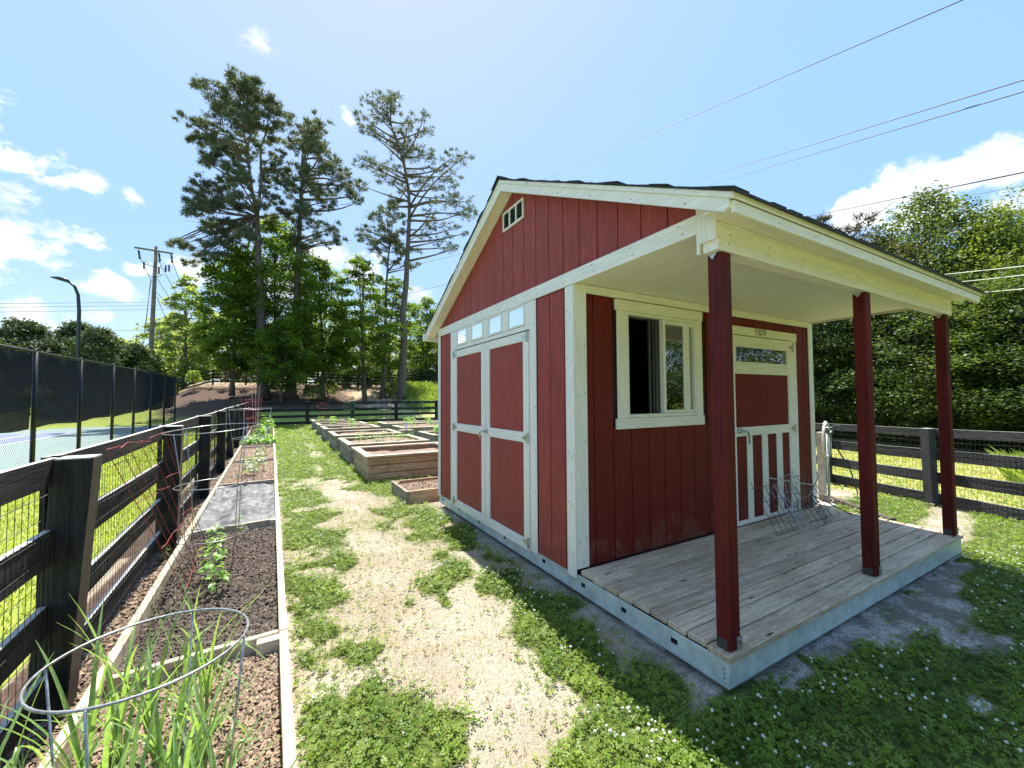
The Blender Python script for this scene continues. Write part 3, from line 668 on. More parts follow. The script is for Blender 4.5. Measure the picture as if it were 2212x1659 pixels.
# maker's plaque
PL = bx('name_plate', 'plaque_white', S, 4.79, 5.026, 2.694, 2.6975, 2.320, 2.396, .001, label='small white maker plate above the porch door')
def text(body, size, x, z, y, mt, parent, align='LEFT'):
    cu = bpy.data.curves.new('lettering', 'FONT'); cu.body = body; cu.size = size; cu.extrude = .0004; cu.offset = size*.02; cu.align_x = align
    to = bpy.data.objects.new('t', cu); COL.objects.link(to); bpy.context.view_layer.update()
    me = bpy.data.meshes.new_from_object(to.evaluated_get(bpy.context.evaluated_depsgraph_get()))
    bpy.data.objects.remove(to); me.materials.clear(); me.materials.append(MAT[mt])
    o = bpy.data.objects.new('lettering', me); link(o, parent, (x, y, z)); o.rotation_euler = (R_(90), 0, 0); return o
text('TUFF SHED', .036, 4.838, 2.358, 2.6935, 'ink_black', PL)
text('tuffshed.com', .013, 4.855, 2.343, 2.6935, 'ink_black', PL)
text('1-800-BUY-TUFF', .018, 4.855, 2.328, 2.6935, 'ink_black', PL)
f = MB()
for (x0, x1, z0, z1) in ((4.792, 5.024, 2.3215, 2.324), (4.792, 5.024, 2.392, 2.3945), (4.792, 4.7945, 2.3245, 2.3915), (5.0215, 5.024, 2.3245, 2.3915)): f.box(x0, x1, 2.6932, 2.694, z0, z1)
f.build('plate_border', 'ink_black', PL)
f = MB().prism([(4.803, 2.368), (4.829, 2.368), (4.829, 2.378), (4.816, 2.388), (4.803, 2.378)], 'y', 2.6932, 2.694).prism([(4.805, 2.352), (4.828, 2.352), (4.828, 2.364), (4.805, 2.364)], 'y', 2.6932, 2.694); f.build('plate_emblem', 'ink_red', PL)
f = MB().prism([(5.003+.008*math.cos(a), 2.345+.013*math.sin(a)) for a in np.linspace(0, 2*math.pi, 12, endpoint=False)], 'y', 2.6932, 2.694); f.build('plate_emblem', 'ink_black', PL)
# -- roof
b = MB()
b.prism([(1.245, ztop(1.245)-.028), (3.75, ztop(3.75)-.028), (6.275, ztop(6.275)-.028), (6.275, ztop(6.275)-.04), (3.75, ztop(3.75)-.04), (1.245, ztop(1.245)-.04)], 'x', 2.022, 6.238)
b.build('roof_deck', 'cream_paint_y', S)
for sgn, yb, ye in ((1, 1.19, 3.75), (-1, 6.31, 3.75)):
    L = abs(ye-yb); n = 19
    for k in range(n):
        ya = yb+sgn*L*k/n; yc = yb+sgn*L*(k+1.25)/n
        if sgn*(yc-ye) > 0: yc = ye
        za = ztop(ya); zc = ztop(yc)
        row = MB(); m_ = rnd.uniform(-.004, .004)
        row.prism([(ya, za+.010+m_), (yc, zc+.002), (yc, zc-.006), (ya, za-.004+m_)], 'x', 1.978+rnd.uniform(-.006, .006), 6.278)
        for tx in range(24):
            t0 = 1.97+tx*.18+.05*(k % 3)
            if rnd.random() < .5 and t0+.14 < 6.29: row.prism([(ya-.001*sgn, za+.019+m_), (ya+sgn*L/n, ztop(ya+sgn*L/n)+.011), (ya+sgn*L/n, ztop(ya+sgn*L/n)+.003), (ya-.001*sgn, za+.0105+m_)], 'x', t0, t0+.13)
        row.build('shingle_row', 'shingle', S)
for k in range(20):
    x0 = 1.968+k*.215
    MB().prism([(3.60, ztop(3.60)+.014), (3.75, 3.955), (3.90, ztop(3.90)+.014), (3.90, ztop(3.90)+.024), (3.75, 3.967+.004*(k % 2)), (3.60, ztop(3.60)+.024)], 'x', x0, x0+.235).build('ridge_shingle', 'shingle', S)
for X0r, X1r, sg in ((2.0, 2.02, 1), (6.24, 6.26, -1)):
    for s_ in (1, -1):
        def P(u): return 3.75 - s_*u
        ue = 2.53 if s_ > 0 else 2.55
        z = lambda u, d: 3.93-.502*u - d
        o1 = MB().prism([(P(0), z(0, .042)), (P(0), z(0, .124)), (P(ue-.05), z(ue-.05, .116)), (P(ue-.02), z(ue-.02, .08)), (P(ue-.02), z(ue-.02, .042))], 'x', X0r, X1r).build('rake_board', 'cream_paint_y', S)
        o2 = MB().prism([(P(0), z(0, .008)), (P(0), z(0, .041)), (P(ue), z(ue, .041)), (P(ue), z(ue, .008))], 'x', X0r-.010*sg, X1r-.004*sg).build('drip_edge', 'cream_paint_y', S)
        # soffit of the overhang
        xa, xb = sorted((X1r if sg > 0 else X0r, 2.147 if sg > 0 else 6.132))
        MB().prism([(P(0), zsof(3.745)+.012), (P(0), zsof(3.745)), (P(ue-.02), zsof(P(ue-.02))), (P(ue-.02), zsof(P(ue-.02))+.012)], 'x', xa+.001, xb).build('rake_soffit', 'cream_paint_y', S)
bx('eave_board', 'cream_paint_x', S, 2.022, 6.238, 1.226, 1.244, 2.556, 2.622); bx('drip_edge', 'cream_paint_x', S, 1.994, 6.262, 1.212, 1.2255, 2.6235, 2.660)
bx('eave_soffit', 'cream_paint_x', S, 2.022, 6.238, 1.246, 1.398, 2.604, 2.616, .001)
bx('eave_board', 'cream_paint_x', S, 2.022, 6.238, 6.262, 6.28, 2.52, 2.62); bx('eave_soffit', 'cream_paint_x', S, 2.15, 6.238, 6.102, 6.26, 2.56, 2.572, .001)
b = MB().prism([(6.281, 2.53), (6.281, 2.64), (6.286, 2.64), (6.286, 2.535), (6.36, 2.535), (6.385, 2.58), (6.385, 2.64), (6.392, 2.64), (6.392, 2.575), (6.365, 2.528)], 'x', 1.985, 6.27).box(1.978, 1.984, 6.281, 6.392, 2.528, 2.64)
b.build('gutter', 'vinyl', S)
# porch beam and its end piece
bx('porch_beam', 'cream_paint_x', S, 2.150, 6.115, 1.402, 1.498, 2.443, 2.70)
bx('beam_molding', 'cream_paint_x', S, 2.150, 6.115, 1.393, 1.4015, 2.588, 2.603, .002)
MB().prism([(1.40, 2.50), (1.40, 2.80), (1.523, 2.80), (1.523, 2.44), (1.508, 2.44), (1.508, 2.50)], 'x', 2.128, 2.148).build('beam_end_board', 'cream_paint_z', S)
for px in ((2.192, 2.286), (4.080, 4.172), (5.952, 6.044)):
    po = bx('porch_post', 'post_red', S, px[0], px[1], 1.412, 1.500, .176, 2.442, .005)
    MB().box(px[0]-.004, px[0]-.0005, 1.43, 1.49, .178, .235, .001).build('post_base', 'dark_track', po)
    MB().box(px[1]-.042, px[1]+.004, 1.4055, 1.4105, .178, .248, .001).box(px[1]+.0005, px[1]+.004, 1.411, 1.48, .178, .248, .001).tube([(px[1]-.012, 1.405, .23), (px[1]-.012, 1.400, .23)], .005, 6).tube([(px[1]-.03, 1.405, .20), (px[1]-.03, 1.400, .20)], .005, 6).build('post_base', 'steel', po)
    MB().prism([(1.425, 2.50), (1.500, 2.50), (1.500, 2.45), (1.462, 2.405), (1.425, 2.45)], 'x', px[0]-.008, px[0]-.002).build('post_cap', 'steel', po)
# -- porch floor
w_ = 1.305/9
for k in range(9):
    ya = 1.398 + k*w_
    xa = 2.152 if k == 0 else 2.168 + rnd.uniform(-.004, .006)
    bx('deck_board', 'deck_wood', S, xa, 6.105+rnd.uniform(-.006, .006), ya+(0 if k else -.012), ya+w_-.012, .138+rnd.uniform(-.001, .001), .1745+rnd.uniform(-.0012, .0012), .005)
bx('skirt_beam', 'galvanised', S, 2.156, 6.100, 1.404, 1.412, -.006, .136, .001); bx('skirt_beam', 'galvanised', S, 2.158, 2.166, 1.4125, 6.10, -.006, .136, .001)
bx('skirt_beam', 'galvanised', S, 6.092, 6.100, 1.4125, 6.10, -.006, .136, .001)
bx('skirt_cap', 'galvanised', S, 2.155, 2.1575, 2.83, 6.09, .11, .118, 0)
for y in (1.74, 2.17, 2.62, 3.19, 3.95, 4.62, 5.28, 5.9): bx('skirt_slot', 'black_void', S, 2.1545, 2.1578, y, y+.045, .062, .092, 0)
b = MB()
for x in (2.9, 3.35, 3.9, 4.45, 5.0, 5.55): b.tube([(x, 1.404, .09), (x, 1.398, .09)], .006, 6)
for z in (.02, .045, .07, .095): b.tube([(2.156, 1.43, z), (2.151, 1.43, z)], .005, 6)
b.build('skirt_bolt', 'steel', S)
b = MB()
for x in np.arange(2.6, 6.1, .45): b.box(x, x+.04, 1.42, 6.09, 0, .13)
b.build('floor_joist', 'galvanised', S)
blk = MB().box(-.19, .19, -.09, .09, 0, .075, .008)
nb = 0
for (x, y, r, lab) in ((2.40, 1.53, 0, 'grey concrete block under the near corner of the porch'), (3.98, 1.55, .3, 'concrete block under the middle of the porch front'), (5.95, 1.50, 0, 'concrete block under the far corner of the porch front'),
        (2.28, 2.05, 1.57, 'concrete block in the dark gap under the left side of the porch')):
    o = MB().add(blk.v, blk.f).build('concrete_block', 'concrete', None, org=(0, 0, 0)); o.location = (x, y, -.082); o.rotation_euler = (0, 0, r)
    tag(o, lab, 'block', 'blocks the shed stands on')

# nail heads, a scarf joint and a little weathering debris
b = MB()
def nail(p, ax='x', r_=.0042):
    x, y, z = p
    if ax == 'x': b.box(x-.0012, x, y-r_, y+r_, z-r_, z+r_)
    else: b.box(x-r_, x+r_, y-.0012, y, z-r_, z+r_)
for y in np.arange(1.62, 6.0, .405): nail((2.130, y, 2.600)); nail((2.130, y+.03, 2.655))
for z in np.arange(.3, 2.5, .405):
    nail((2.135, 2.74, z)); nail((2.135, 2.79, z+.02)); nail((2.136, 3.31, z)); nail((2.136, 5.54, z))
for x in np.arange(2.25, 6.1, .41): nail((x, 1.402, 2.49), 'y'); nail((x+.02, 1.402, 2.545), 'y'); nail((x+.2, 1.226, 2.585), 'y', .003)
for z in np.arange(.4, 2.4, .405): nail((2.18, 2.706, z), 'y'); nail((2.255, 2.706, z+.03), 'y')
for u in np.arange(.2, 2.4, .41): nail((2.0, 3.75-u, 3.93-.502*u-.09)); nail((2.0, 3.75+u, 3.93-.502*u-.09))
o = b.build('nail_heads', 'dark_track', S); o['kind'] = 'stuff'
MB().prism([(3.18, 3.93-.502*.57-.012), (3.183, 3.93-.502*.567-.012), (3.20, 3.93-.502*.55-.0405), (3.197, 3.93-.502*.553-.0405)], 'x', 1.9885, 1.9899).build('drip_edge_joint', 'dark_track', S)
# ---------------------------------------------------------------- fences
def fence(name, label, pts, hz, rails=((1.14, 1.28), (.76, .94), (.38, .56), (.02, .20)), pw=.135, off=-1, mesh_side=1, spacing=None, ground=None, mesh=True, mesh_step=.055, group=None, batten=True, rt=.03, mt='fence_black_', tilt0=None, up=.012):
    """four-board fence through the post positions pts (x, y); off: side of the boards"""
    base = (pts[0][0], pts[0][1], float(hgt(*pts[0])))
    t = thing(name, label, 'fence', base, group)
    n = len(pts)
    dirs = []
    for i in range(n):
        a = Vector(pts[max(0, i-1)]+(0,)); b_ = Vector(pts[min(n-1, i+1)]+(0,)); dirs.append((b_-a).normalized())
    gz = [float(hgt(*p)) if ground is None else ground(*p) for p in pts]
    H = [hz(*p) for p in pts]
    for i, p in enumerate(pts):
        d = dirs[i]; s_ = Vector((d.y, -d.x, 0)); c = Vector((p[0], p[1], 0))
        m = MB().box(-pw/2, pw/2, -pw/2, pw/2, -.25, H[i]+up, .006); sl_ = (tilt0 or {}).get(i, 0)
        lean = rnd.uniform(-.008, .008)
        vs = [c + d*(x+lean*z) + s_*(y-sl_*(H[i]-z)) + Vector((0, 0, gz[i]+z)) for x, y, z in m.v]
        MB().add(vs, m.f).build('post', mt+'z', t)
        if batten:
            m = MB().box(-.05, .05, -.012, .012, .02, H[i]+.01, .003)
            q = c + s_*off*(pw/2+rt+.014)
            MB().add([q + d*x + s_*y + Vector((0, 0, gz[i]+z)) for x, y, z in m.v], m.f).build('joint_batten', 'fence_black_z', t)
    for i in range(n-1):
        a = Vector((pts[i][0], pts[i][1], 0)); b_ = Vector((pts[i+1][0], pts[i+1][1], 0)); d = (b_-a); L = d.length; d.normalize()
        s_ = Vector((d.y, -d.x, 0))
        for (z0, z1) in rails:
            k0 = H[i]/1.28; k1 = H[i+1]/1.28; j0 = rnd.uniform(-.008, .008); j1 = rnd.uniform(-.008, .008); hw = (z1-z0)
            nseg = 6; M_ = MB(); ring = []
            sag = rnd.uniform(-.012, .008)
            for q in range(nseg+1):
                u = q/nseg; pos = a + d*(L*u) + s_*off*(pw/2+rt/2+.001 + .004*math.sin(u*5+z0*9))
                if q == 0: pos = pos + d*.002
                if q == nseg: pos = pos - d*.002
                zb = gz[i]*(1-u)+gz[i+1]*u + (z0*k0+j0)*(1-u) + (z0*k1+j1)*u + sag*math.sin(u*math.pi)
                ring.append([pos - s_*rt/2 + Vector((0, 0, zb)), pos + s_*rt/2 + Vector((0, 0, zb)), pos + s_*rt/2 + Vector((0, 0, zb+hw)), pos - s_*rt/2 + Vector((0, 0, zb+hw))])
            vs = [v for r in ring for v in r]; fs = [(0, 1, 2, 3), tuple(4*nseg+k for k in (3, 2, 1, 0))]
            for q in range(nseg):
                for k in range(4): fs.append((q*4+k, (q+1)*4+k, (q+1)*4+(k+1) % 4, q*4+(k+1) % 4))
            M_.add(vs, fs).build('rail', mt+('x' if abs(d.x) > abs(d.y) else 'y'), t)
    if mesh:
        V_ = []; F_ = []
        def wire(p, q, r):
            d = (q-p).normalized(); u = d.cross(Vector((.3, .2, .93)) if abs(d.z) < .9 else Vector((1, 0, 0))).normalized(); v = d.cross(u)
            b0 = len(V_)
            for P_ in (p, q):
                for k in range(3): V_.append(P_ + u*math.cos(2.094*k)*r + v*math.sin(2.094*k)*r)
            for k in range(3): F_.append((b0+k, b0+(k+1) % 3, b0+3+(k+1) % 3, b0+3+k))
        for i in range(n-1):
            a = Vector((pts[i][0], pts[i][1], gz[i])); b_ = Vector((pts[i+1][0], pts[i+1][1], gz[i+1])); d = b_-a; L = d.length; d.normalize()
            s_ = Vector((d.y, -d.x, 0)).normalized(); o_ = s_*off*(pw/2-.002) if mesh_side < 0 else -s_*off*(pw/2+.004)
            o_ = s_*off*(pw/2-.004)
            nv = int(L/mesh_step)
            wv = lambda u, z: s_*off*(-.004-.006*math.sin(u*L*7+z*3+i)**2)
            hm = min(H[i], H[i+1])*.93
            for k in range(nv):
                u = (k+.5)/nv
                if (u*L < pw/2) or ((1-u)*L < pw/2): pass
                p = a + d*(L*u) + o_
                wire(p + wv(u, 0) + Vector((0, 0, .02)), p + wv(u, 1) + Vector((0, 0, hm)), .0016)
            for z in np.arange(.02, hm+.001, .105):
                m_ = 8
                for k in range(m_):
                    u0 = k/m_; u1 = (k+1)/m_
                    wire(a + d*(L*u0) + o_ + wv(u0, z) + Vector((0, 0, float(z)+.008*math.sin(u0*9+z*20))), a + d*(L*u1) + o_ + wv(u1, z) + Vector((0, 0, float(z)+.008*math.sin(u1*9+z*20))), .0016 if z < hm-.1 else .0024)
        o = npmesh('wire_mesh', np.array([tuple(v) for v in V_]), np.array(F_), 'wire_dark', t, org=base); o['kind'] = 'stuff'
    return t
fx = lambda y: -.96 - .0262*(y-5.8) - .068
lp = [(fx(y), y) for y in (.30, 3.13, 5.80, 8.56, 11.4, 14.2, 17.1, 20.0, 22.9, 25.8)] + [(-1.60, 29.45)]
fence('board_fence', 'weathered black four-board fence with wire mesh running beside the long planting bed', lp, lambda x, y: 1.345 + .0075*(y-3), off=-1, up=0.0, rails=((1.15, 1.29), (.762, .94), (.41, .565), (.095, .235)), tilt0={1: .06, 2: .02, 3: .012}, pw=.155)
fence('board_fence', 'black four-board fence across the far end of the garden behind the raised beds', [(-1.45, 29.5), (1.5, 29.5), (4.25, 29.5), (7.2, 29.5), (10.2, 29.5), (13.2, 29.5)], lambda x, y: 1.48, off=1, mesh_step=.11, batten=False, rails=((1.14, 1.33), (.77, .955), (.43, .60), (.07, .245)), pw=.2, up=.06)
fence('board_fence', 'grey-black four-board fence with wire mesh at the right of the porch', [(12.3, 10.2), (11.5, 8.0), (10.95, 6.3), (10.20, 4.30), (9.45, 2.50), (8.70, .70), (7.9, -1.2), (7.1, -3.1)], lambda x, y: 1.27, off=-1, batten=False, rt=.035, mt='fence_grey_')
fence('board_fence', 'black rail fence at the top of the mulched slope behind the tall pines', [(-8.2+2.6*k, 47.2) for k in range(12)], lambda x, y: 1.25, rails=((1.08, 1.22), (.76, .90), (.43, .57), (.08, .22)), off=-1, mesh=False, batten=False)
# tennis court and its tall screened fence
b = MB().add([(-4.45, -6, -.034), (-6.1, 35, -.034), (-34, 36, -.034), (-34, -6, -.034)], [(0, 1, 2, 3)]).build('tennis_court', 'court_green', None, org=(-20, 20, -.040)); tag(b, kind='structure')
b = MB().add([(-8.6, 12, -.030), (-9.3, 30, -.030), (-21, 30, -.030), (-21, 12, -.030)], [(0, 1, 2, 3)]).build('court_playing_area', 'court_blue', None, org=(-20, 20, -.036)); tag(b, kind='structure')
b = MB()
for (p, q, wd) in (((-8.6, 12), (-9.3, 30), .12), ((-9.95, 12), (-10.65, 30), .12), ((-8.6, 12), (-21, 12), .12), ((-9.3, 30), (-21, 30), .12), ((-9.0, 22), (-21, 22), .06)):
    d = Vector((q[0]-p[0], q[1]-p[1], 0)).normalized(); s_ = Vector((d.y, -d.x, 0))*wd/2; P = Vector(p+(-.026,)); Q = Vector(q+(-.026,))
    b.add([P+s_, Q+s_, Q-s_, P-s_], [(0, 1, 2, 3)])
tag(b.build('court_lines', 'line_white', None, org=(-20, 20, -.032)), kind='structure')
CF = thing('court_fence', 'tall black chain-link fence of the tennis court hung with dark windscreen', 'fence', (-7.2, 18, -.05))
cx = lambda y: -4.703 - .0395*y
ctop = lambda y: 2.79 + .0175*(y-12.87)
py_ = [2.6, 5.6, 8.5, 11.5, 14.5, 17.5, 20.8, 23.85, 27.1, 30.6, 34.15]
for y in py_: MB().tube([(cx(y), y, -.1), (cx(y), y, ctop(y)+.03)], .048, 10).tube([(cx(y), y, ctop(y)+.03), (cx(y), y, ctop(y)+.07)], .055, 10, r2=.01).build('post', 'black_metal', CF, True)
MB().tube([(cx(3), 3, ctop(3)), (cx(34.15), 34.15, ctop(34.15))], .032, 8).build('top_rail', 'black_metal', CF, True)
MB().tube([(cx(30.6), 30.6, 1.75), (cx(34.15), 34.15, 1.8)], .03, 8).build('brace_rail', 'black_metal', CF, True)
for a, c in zip(py_[:-1], py_[1:]):
    sag = MB(); nn = 6; vs = []; fs = []
    zb = lambda y: .92 + .0118*(y-13) + .03*math.sin(y*1.7)
    for i in range(nn+1):
        y = a + .06 + (c-a-.12)*i/nn
        for k in range(4):
            z = zb(y) + (ctop(y)-.05-zb(y))*k/3; vs.append((cx(y)-.045+.02*math.sin(i*2+k), y, z))
    for i in range(nn):
        for k in range(3): fs.append((i*4+k, (i+1)*4+k, (i+1)*4+k+1, i*4+k+1))
    sag.add(vs, fs).build('windscreen_panel', 'windscreen', CF)
V_ = []; F_ = []
y = 3.0; st = .085
while y < 34.1:
    for sg in (1, -1):
        h_ = ctop(y); yb = y + sg*h_
        if yb < 34.15 and yb > 2:
            for P_ in ((cx(y), y, -.03), (cx(yb), yb, h_)):
                for k in range(3): V_.append((P_[0]+.0026*math.cos(2.09*k), P_[1]+.0026*math.sin(2.09*k), P_[2]))
            b0 = len(V_)-6
            for k in range(3): F_.append((b0+k, b0+(k+1) % 3, b0+3+(k+1) % 3, b0+3+k))
    y += st
o = npmesh('chain_link', np.array(V_), np.array(F_), 'black_metal', CF, org=(-7.2, 18, -.05)); o['kind'] = 'stuff'
# far side fence of the court
CF2 = thing('court_fence', 'far fence of the tennis court seen dimly through the near windscreen', 'fence', (-25, 30, -.05))
for y in np.arange(8, 37, 4.0): MB().tube([(-26, y, -.1), (-26, y, 3.0)], .05, 8).build('post', 'black_metal', CF2)
MB().box(-26.06, -26.04, 8, 36, .4, 2.95).build('windscreen_panel', 'windscreen', CF2)
MB().tube([(-26, 8, 3.0), (-26, 36, 3.0)], .03, 6).build('top_rail', 'black_metal', CF2)

# ---------------------------------------------------------------- long bed on the left
LB = thing('planting_bed', 'long low timber planting bed along the left fence', 'planting bed', (-.4, 2, -.05))
xR = lambda y: .05 - .0165*(y-2); xL = lambda y: -.83 - .0222*(y-2.7)
def seg(fn, y0, y1, mt, zt=.10, w_=.048):
    y0 += .002; y1 -= .002
    MB().plank((fn(y0), y0, -.09), (fn(y1), y1, -.09), w_, zt+.09, .004).build('side_board', mt, LB)
for y0, y1 in ((.2, 3.10), (3.10, 5.74), (5.74, 8.4), (8.4, 11.1), (11.1, 15.8), (15.8, 20.8), (20.8, 26)): seg(xR, y0, y1, 'bed_board_y', .10+rnd.uniform(-.004, .006))
for y0, y1 in ((.9, 3.4), (3.4, 6.1), (6.1, 9.0), (9.0, 12.2), (12.2, 16), (16, 21), (21, 26)): seg(xL, y0, y1, 'bed_board_y', .10+rnd.uniform(-.004, .006))
for y, sk in ((3.12, .04), (6.05, .10), (9.05, .03), (12.4, .02), (15.9, 0), (25.95, 0)):
    MB().plank((xL(y)+.028, y-sk, -.09), (xR(y)-.028, y+sk*.4, -.09), .042, .175, .004).build('cross_board', 'bed_board_x', LB)
bx('corner_block', 'bed_board_x', LB, -.115, .012, 3.045, 3.115, -.09, .075, .004); bx('corner_block', 'bed_board_x', LB, -.10, -.035, 5.99, 6.055, -.09, .092, .004)
def soil_patch(y0, y1, mt, z, amp, xa=xL, xb=xR, step=.035):
    ys_ = np.arange(y0, y1+1e-6, max(step, (y1-y0)/90)); us = np.linspace(0, 1, 28)
    U, YY = np.meshgrid(us, ys_, indexing='ij'); XX = np.array([[xa(yy)+.025+(xb(yy)-xa(yy)-.05)*u for yy in ys_] for u in us])
    ZZ = z + amp*(vnoise(XX, YY, .09, 31)-.5) + amp*.8*(vnoise(XX, YY, .035, 32)-.5)
    n1_, n2_ = XX.shape; id_ = np.arange(n1_*n2_).reshape(n1_, n2_)
    F = np.stack([id_[:-1, :-1], id_[1:, :-1], id_[1:, 1:], id_[:-1, 1:]], -1).reshape(-1, 4)
    V = np.stack([XX, YY, ZZ], -1).reshape(-1, 3)
    return V, F
for y0, y1, mt, z in ((.25, 3.09, 'bed_soil_red', -.02), (3.16, 5.98, 'bed_soil_dark', .0), (9.1, 12.36, 'bed_soil_red', .01), (12.44, 15.86, 'bed_soil_red', .01), (15.95, 25.9, 'bed_soil_dark', .02)):
    V, F = soil_patch(y0, y1, mt, z, .035); npmesh('soil', V, F, mt, LB, V.mean(0), True)
def chips(n, xfn, z0, mt, name, parent, s0=.006, s1=.02, seed=1, org=(0, 0, 0), squeeze=(.25, .6)):
    r = np.random.default_rng(seed); X_, Y_ = xfn(r, n); n = len(X_)
    L = r.uniform(s0, s1, n); Wd = L*r.uniform(*squeeze, n); a = r.uniform(0, 6.28, n); ti = r.normal(0, .35, n); tj = r.normal(0, .35, n)
    ux = np.stack([np.cos(a), np.sin(a), ti], -1)*L[:, None]; vx = np.stack([-np.sin(a), np.cos(a), tj], -1)*Wd[:, None]
    z = z0(X_, Y_) if callable(z0) else z0 + 0*X_
    c = np.stack([X_, Y_, z + r.uniform(0, .012, n)], -1)
    V = np.stack([c-ux-vx, c+ux-vx*.6, c+ux*.9+vx, c-ux*.8+vx*.8], 1).reshape(-1, 3)
    F = np.arange(4*n).reshape(-1, 4)
    return npmesh(name, V, F, mt, parent, org)
def inbed(y0, y1):
    def f(r, n):
        yy = y0 + (y1-y0)*r.random(n)**1.6; u = r.random(n); a = xL(yy)+.03; b_ = xR(yy)-.03
        return a+(b_-a)*u, yy
    return f
for i, (y0, y1, z, mt, n) in enumerate(((1.0, 3.07, .0, 'mulch_chips', 9000), (3.16, 5.97, .014, 'dark_chips', 13000), (9.1, 15.85, .03, 'mulch_chips', 6000))):
    o = chips(n, inbed(y0, y1), z, mt, 'bark_chips', LB, .006, .017, 5+i, org=(0, (y0+y1)/2, z)); o['kind'] = 'stuff'
def strip(r, n):
    yy = 1.0 + 27*r.random(n)**2.2; return fx(yy)-.1+(xL(yy)-.05-fx(yy)+.1)*r.random(n), yy
o = chips(12000, strip, lambda x, y: hgt(x, y)+.004, 'mulch_chips', 'bark_mulch', None, .006, .022, 9); tag(o, 'loose bark mulch in the strip between the fence and the long bed', 'mulch', kind='stuff')
# weed fabric
V, F = soil_patch(6.10, 9.0, '', .045, .05)
V[:, 2] += .02*np.sin(V[:, 1]*7+V[:, 0]*3) + .015*np.sin(V[:, 0]*11)
o = npmesh('weed_fabric', V, F, 'weed_fabric', None, (-.45, 7.5, .03), True); tag(o, 'wrinkled grey weed fabric spread over one section of the long bed', 'fabric')

# ---------------------------------------------------------------- raised beds
def raised(x0, x1, y0, y1, zt, label, greyed, soil=.30, group='waist-high raised beds in a row'):
    t = thing('raised_bed', label, 'raised bed', (x0, y0, -.05), group); ax = 'cedar_grey_' if greyed else 'cedar_'
    n = 3; hb = (zt-.03+.06)/n; th = .045
    for k in range(n):
        za = -.06+hb*k+.006; zc = -.06+hb*(k+1)-.006; o_ = k % 2
        j = rnd.uniform(-.003, .003)
        bx('board', ax+'x', t, x0+.0+(th+.002)*o_, x1-(th+.002)*o_, y0+j, y0+th+j, za, zc, .009); bx('board', ax+'x', t, x0+(th+.002)*o_, x1-(th+.002)*o_, y1-th, y1, za, zc, .009)
        bx('board', ax+'y', t, x0+j, x0+th+j, y0+(th+.002)*(1-o_), y1-(th+.002)*(1-o_), za, zc, .009); bx('board', ax+'y', t, x1-th, x1, y0+(th+.002)*(1-o_), y1-(th+.002)*(1-o_), za, zc, .009)
    for (px, pyy) in ((x0+th+.001, y0+th+.001), (x1-th-.091, y0+th+.001), (x0+th+.001, y1-th-.091), (x1-th-.091, y1-th-.091)):
        bx('corner_post', ax+'z', t, px, px+.09, pyy, pyy+.09, -.05, zt-.035)
    c = .05; wv = .15
    bx('cap_board', 'bed_board_x', t, x0-c, x1+c, y0-c, y0-c+wv, zt-.03, zt+.008, .004); bx('cap_board', 'bed_board_x', t, x0-c, x1+c, y1+c-wv, y1+c, zt-.03, zt+.008, .004)
    bx('cap_board', 'bed_board_y', t, x0-c, x0-c+wv, y0-c+wv+.003, y1+c-wv-.003, zt-.03, zt+.008, .004); bx('cap_board', 'bed_board_y', t, x1+c-wv, x1+c, y0-c+wv+.003, y1+c-wv-.003, zt-.03, zt+.008, .004)
    us = np.linspace(0, 1, 30); U, W_ = np.meshgrid(us, us, indexing='ij'); XX = x0+th+(x1-x0-2*th)*U; YY = y0+th+(y1-y0-2*th)*W_
    ZZ = soil + .05*(vnoise(XX, YY, .15, 41)-.5) + .08*(vnoise(XX, YY, .5, 42)-.5)
    id_ = np.arange(900).reshape(30, 30); F = np.stack([id_[:-1, :-1], id_[1:, :-1], id_[1:, 1:], id_[:-1, 1:]], -1).reshape(-1, 4)
    npmesh('soil', np.stack([XX, YY, ZZ], -1).reshape(-1, 3), F, 'bed_soil_red', t, (x0+.5, y0+.5, soil), True)
    return t
rb = [(8.50, 10.28), (11.02, 12.95), (13.95, 15.85), (17.35, 19.2), (20.25, 22.0), (23.8, 25.6)]
labs = ['nearest waist-high raised bed of brown boards with bare soil, beside the shed', 'second raised bed from the shed, greyed boards with a row of young plants in it', 'third raised bed from the shed, empty, with dark soil low inside its caps', 'fourth raised bed from the shed in the receding row', 'fifth raised bed from the shed, second from the far fence', 'farthest raised bed in the row, just before the far black fence']
for i, ((a, c), lb) in enumerate(zip(rb, labs)): raised(1.52, 3.55, a, c, .46, lb, i > 0, .36 if i == 0 else .38)
for i, (a, c, lb) in enumerate(((12.6, 14.2, 'nearer raised bed of the right-hand column, full of leafy plants behind the first row'), (16.4, 18.2, 'middle raised bed of the right-hand column under green tomato cages'), (19.6, 21.4, 'far raised bed of the right-hand column below the far fence'))): raised(4.3, 8.4, a, c, .44, lb, True, .40, 'raised beds in the right-hand column')
t = thing('low_planter', 'small low wooden planter box full of bark chips beside the shed corner', 'planter', (1.76, 6.4, -.05))
bx('board', 'cedar_x', t, 1.765, 2.70, 6.40, 6.442, -.06, .148, .004); bx('board', 'cedar_x', t, 1.765, 2.70, 7.33, 7.372, -.06, .148, .004)
bx('board', 'cedar_grey_y', t, 1.720, 1.762, 6.40, 7.372, -.06, .150, .004); bx('board', 'cedar_y', t, 2.703, 2.745, 6.40, 7.372, -.06, .148, .004)
bx('corner_block', 'cedar_x', t, 1.764, 1.84, 7.26, 7.328, -.05, .135); bx('soil', 'bed_soil_red', t, 1.764, 2.70, 6.444, 7.328, -.05, .095, 0)
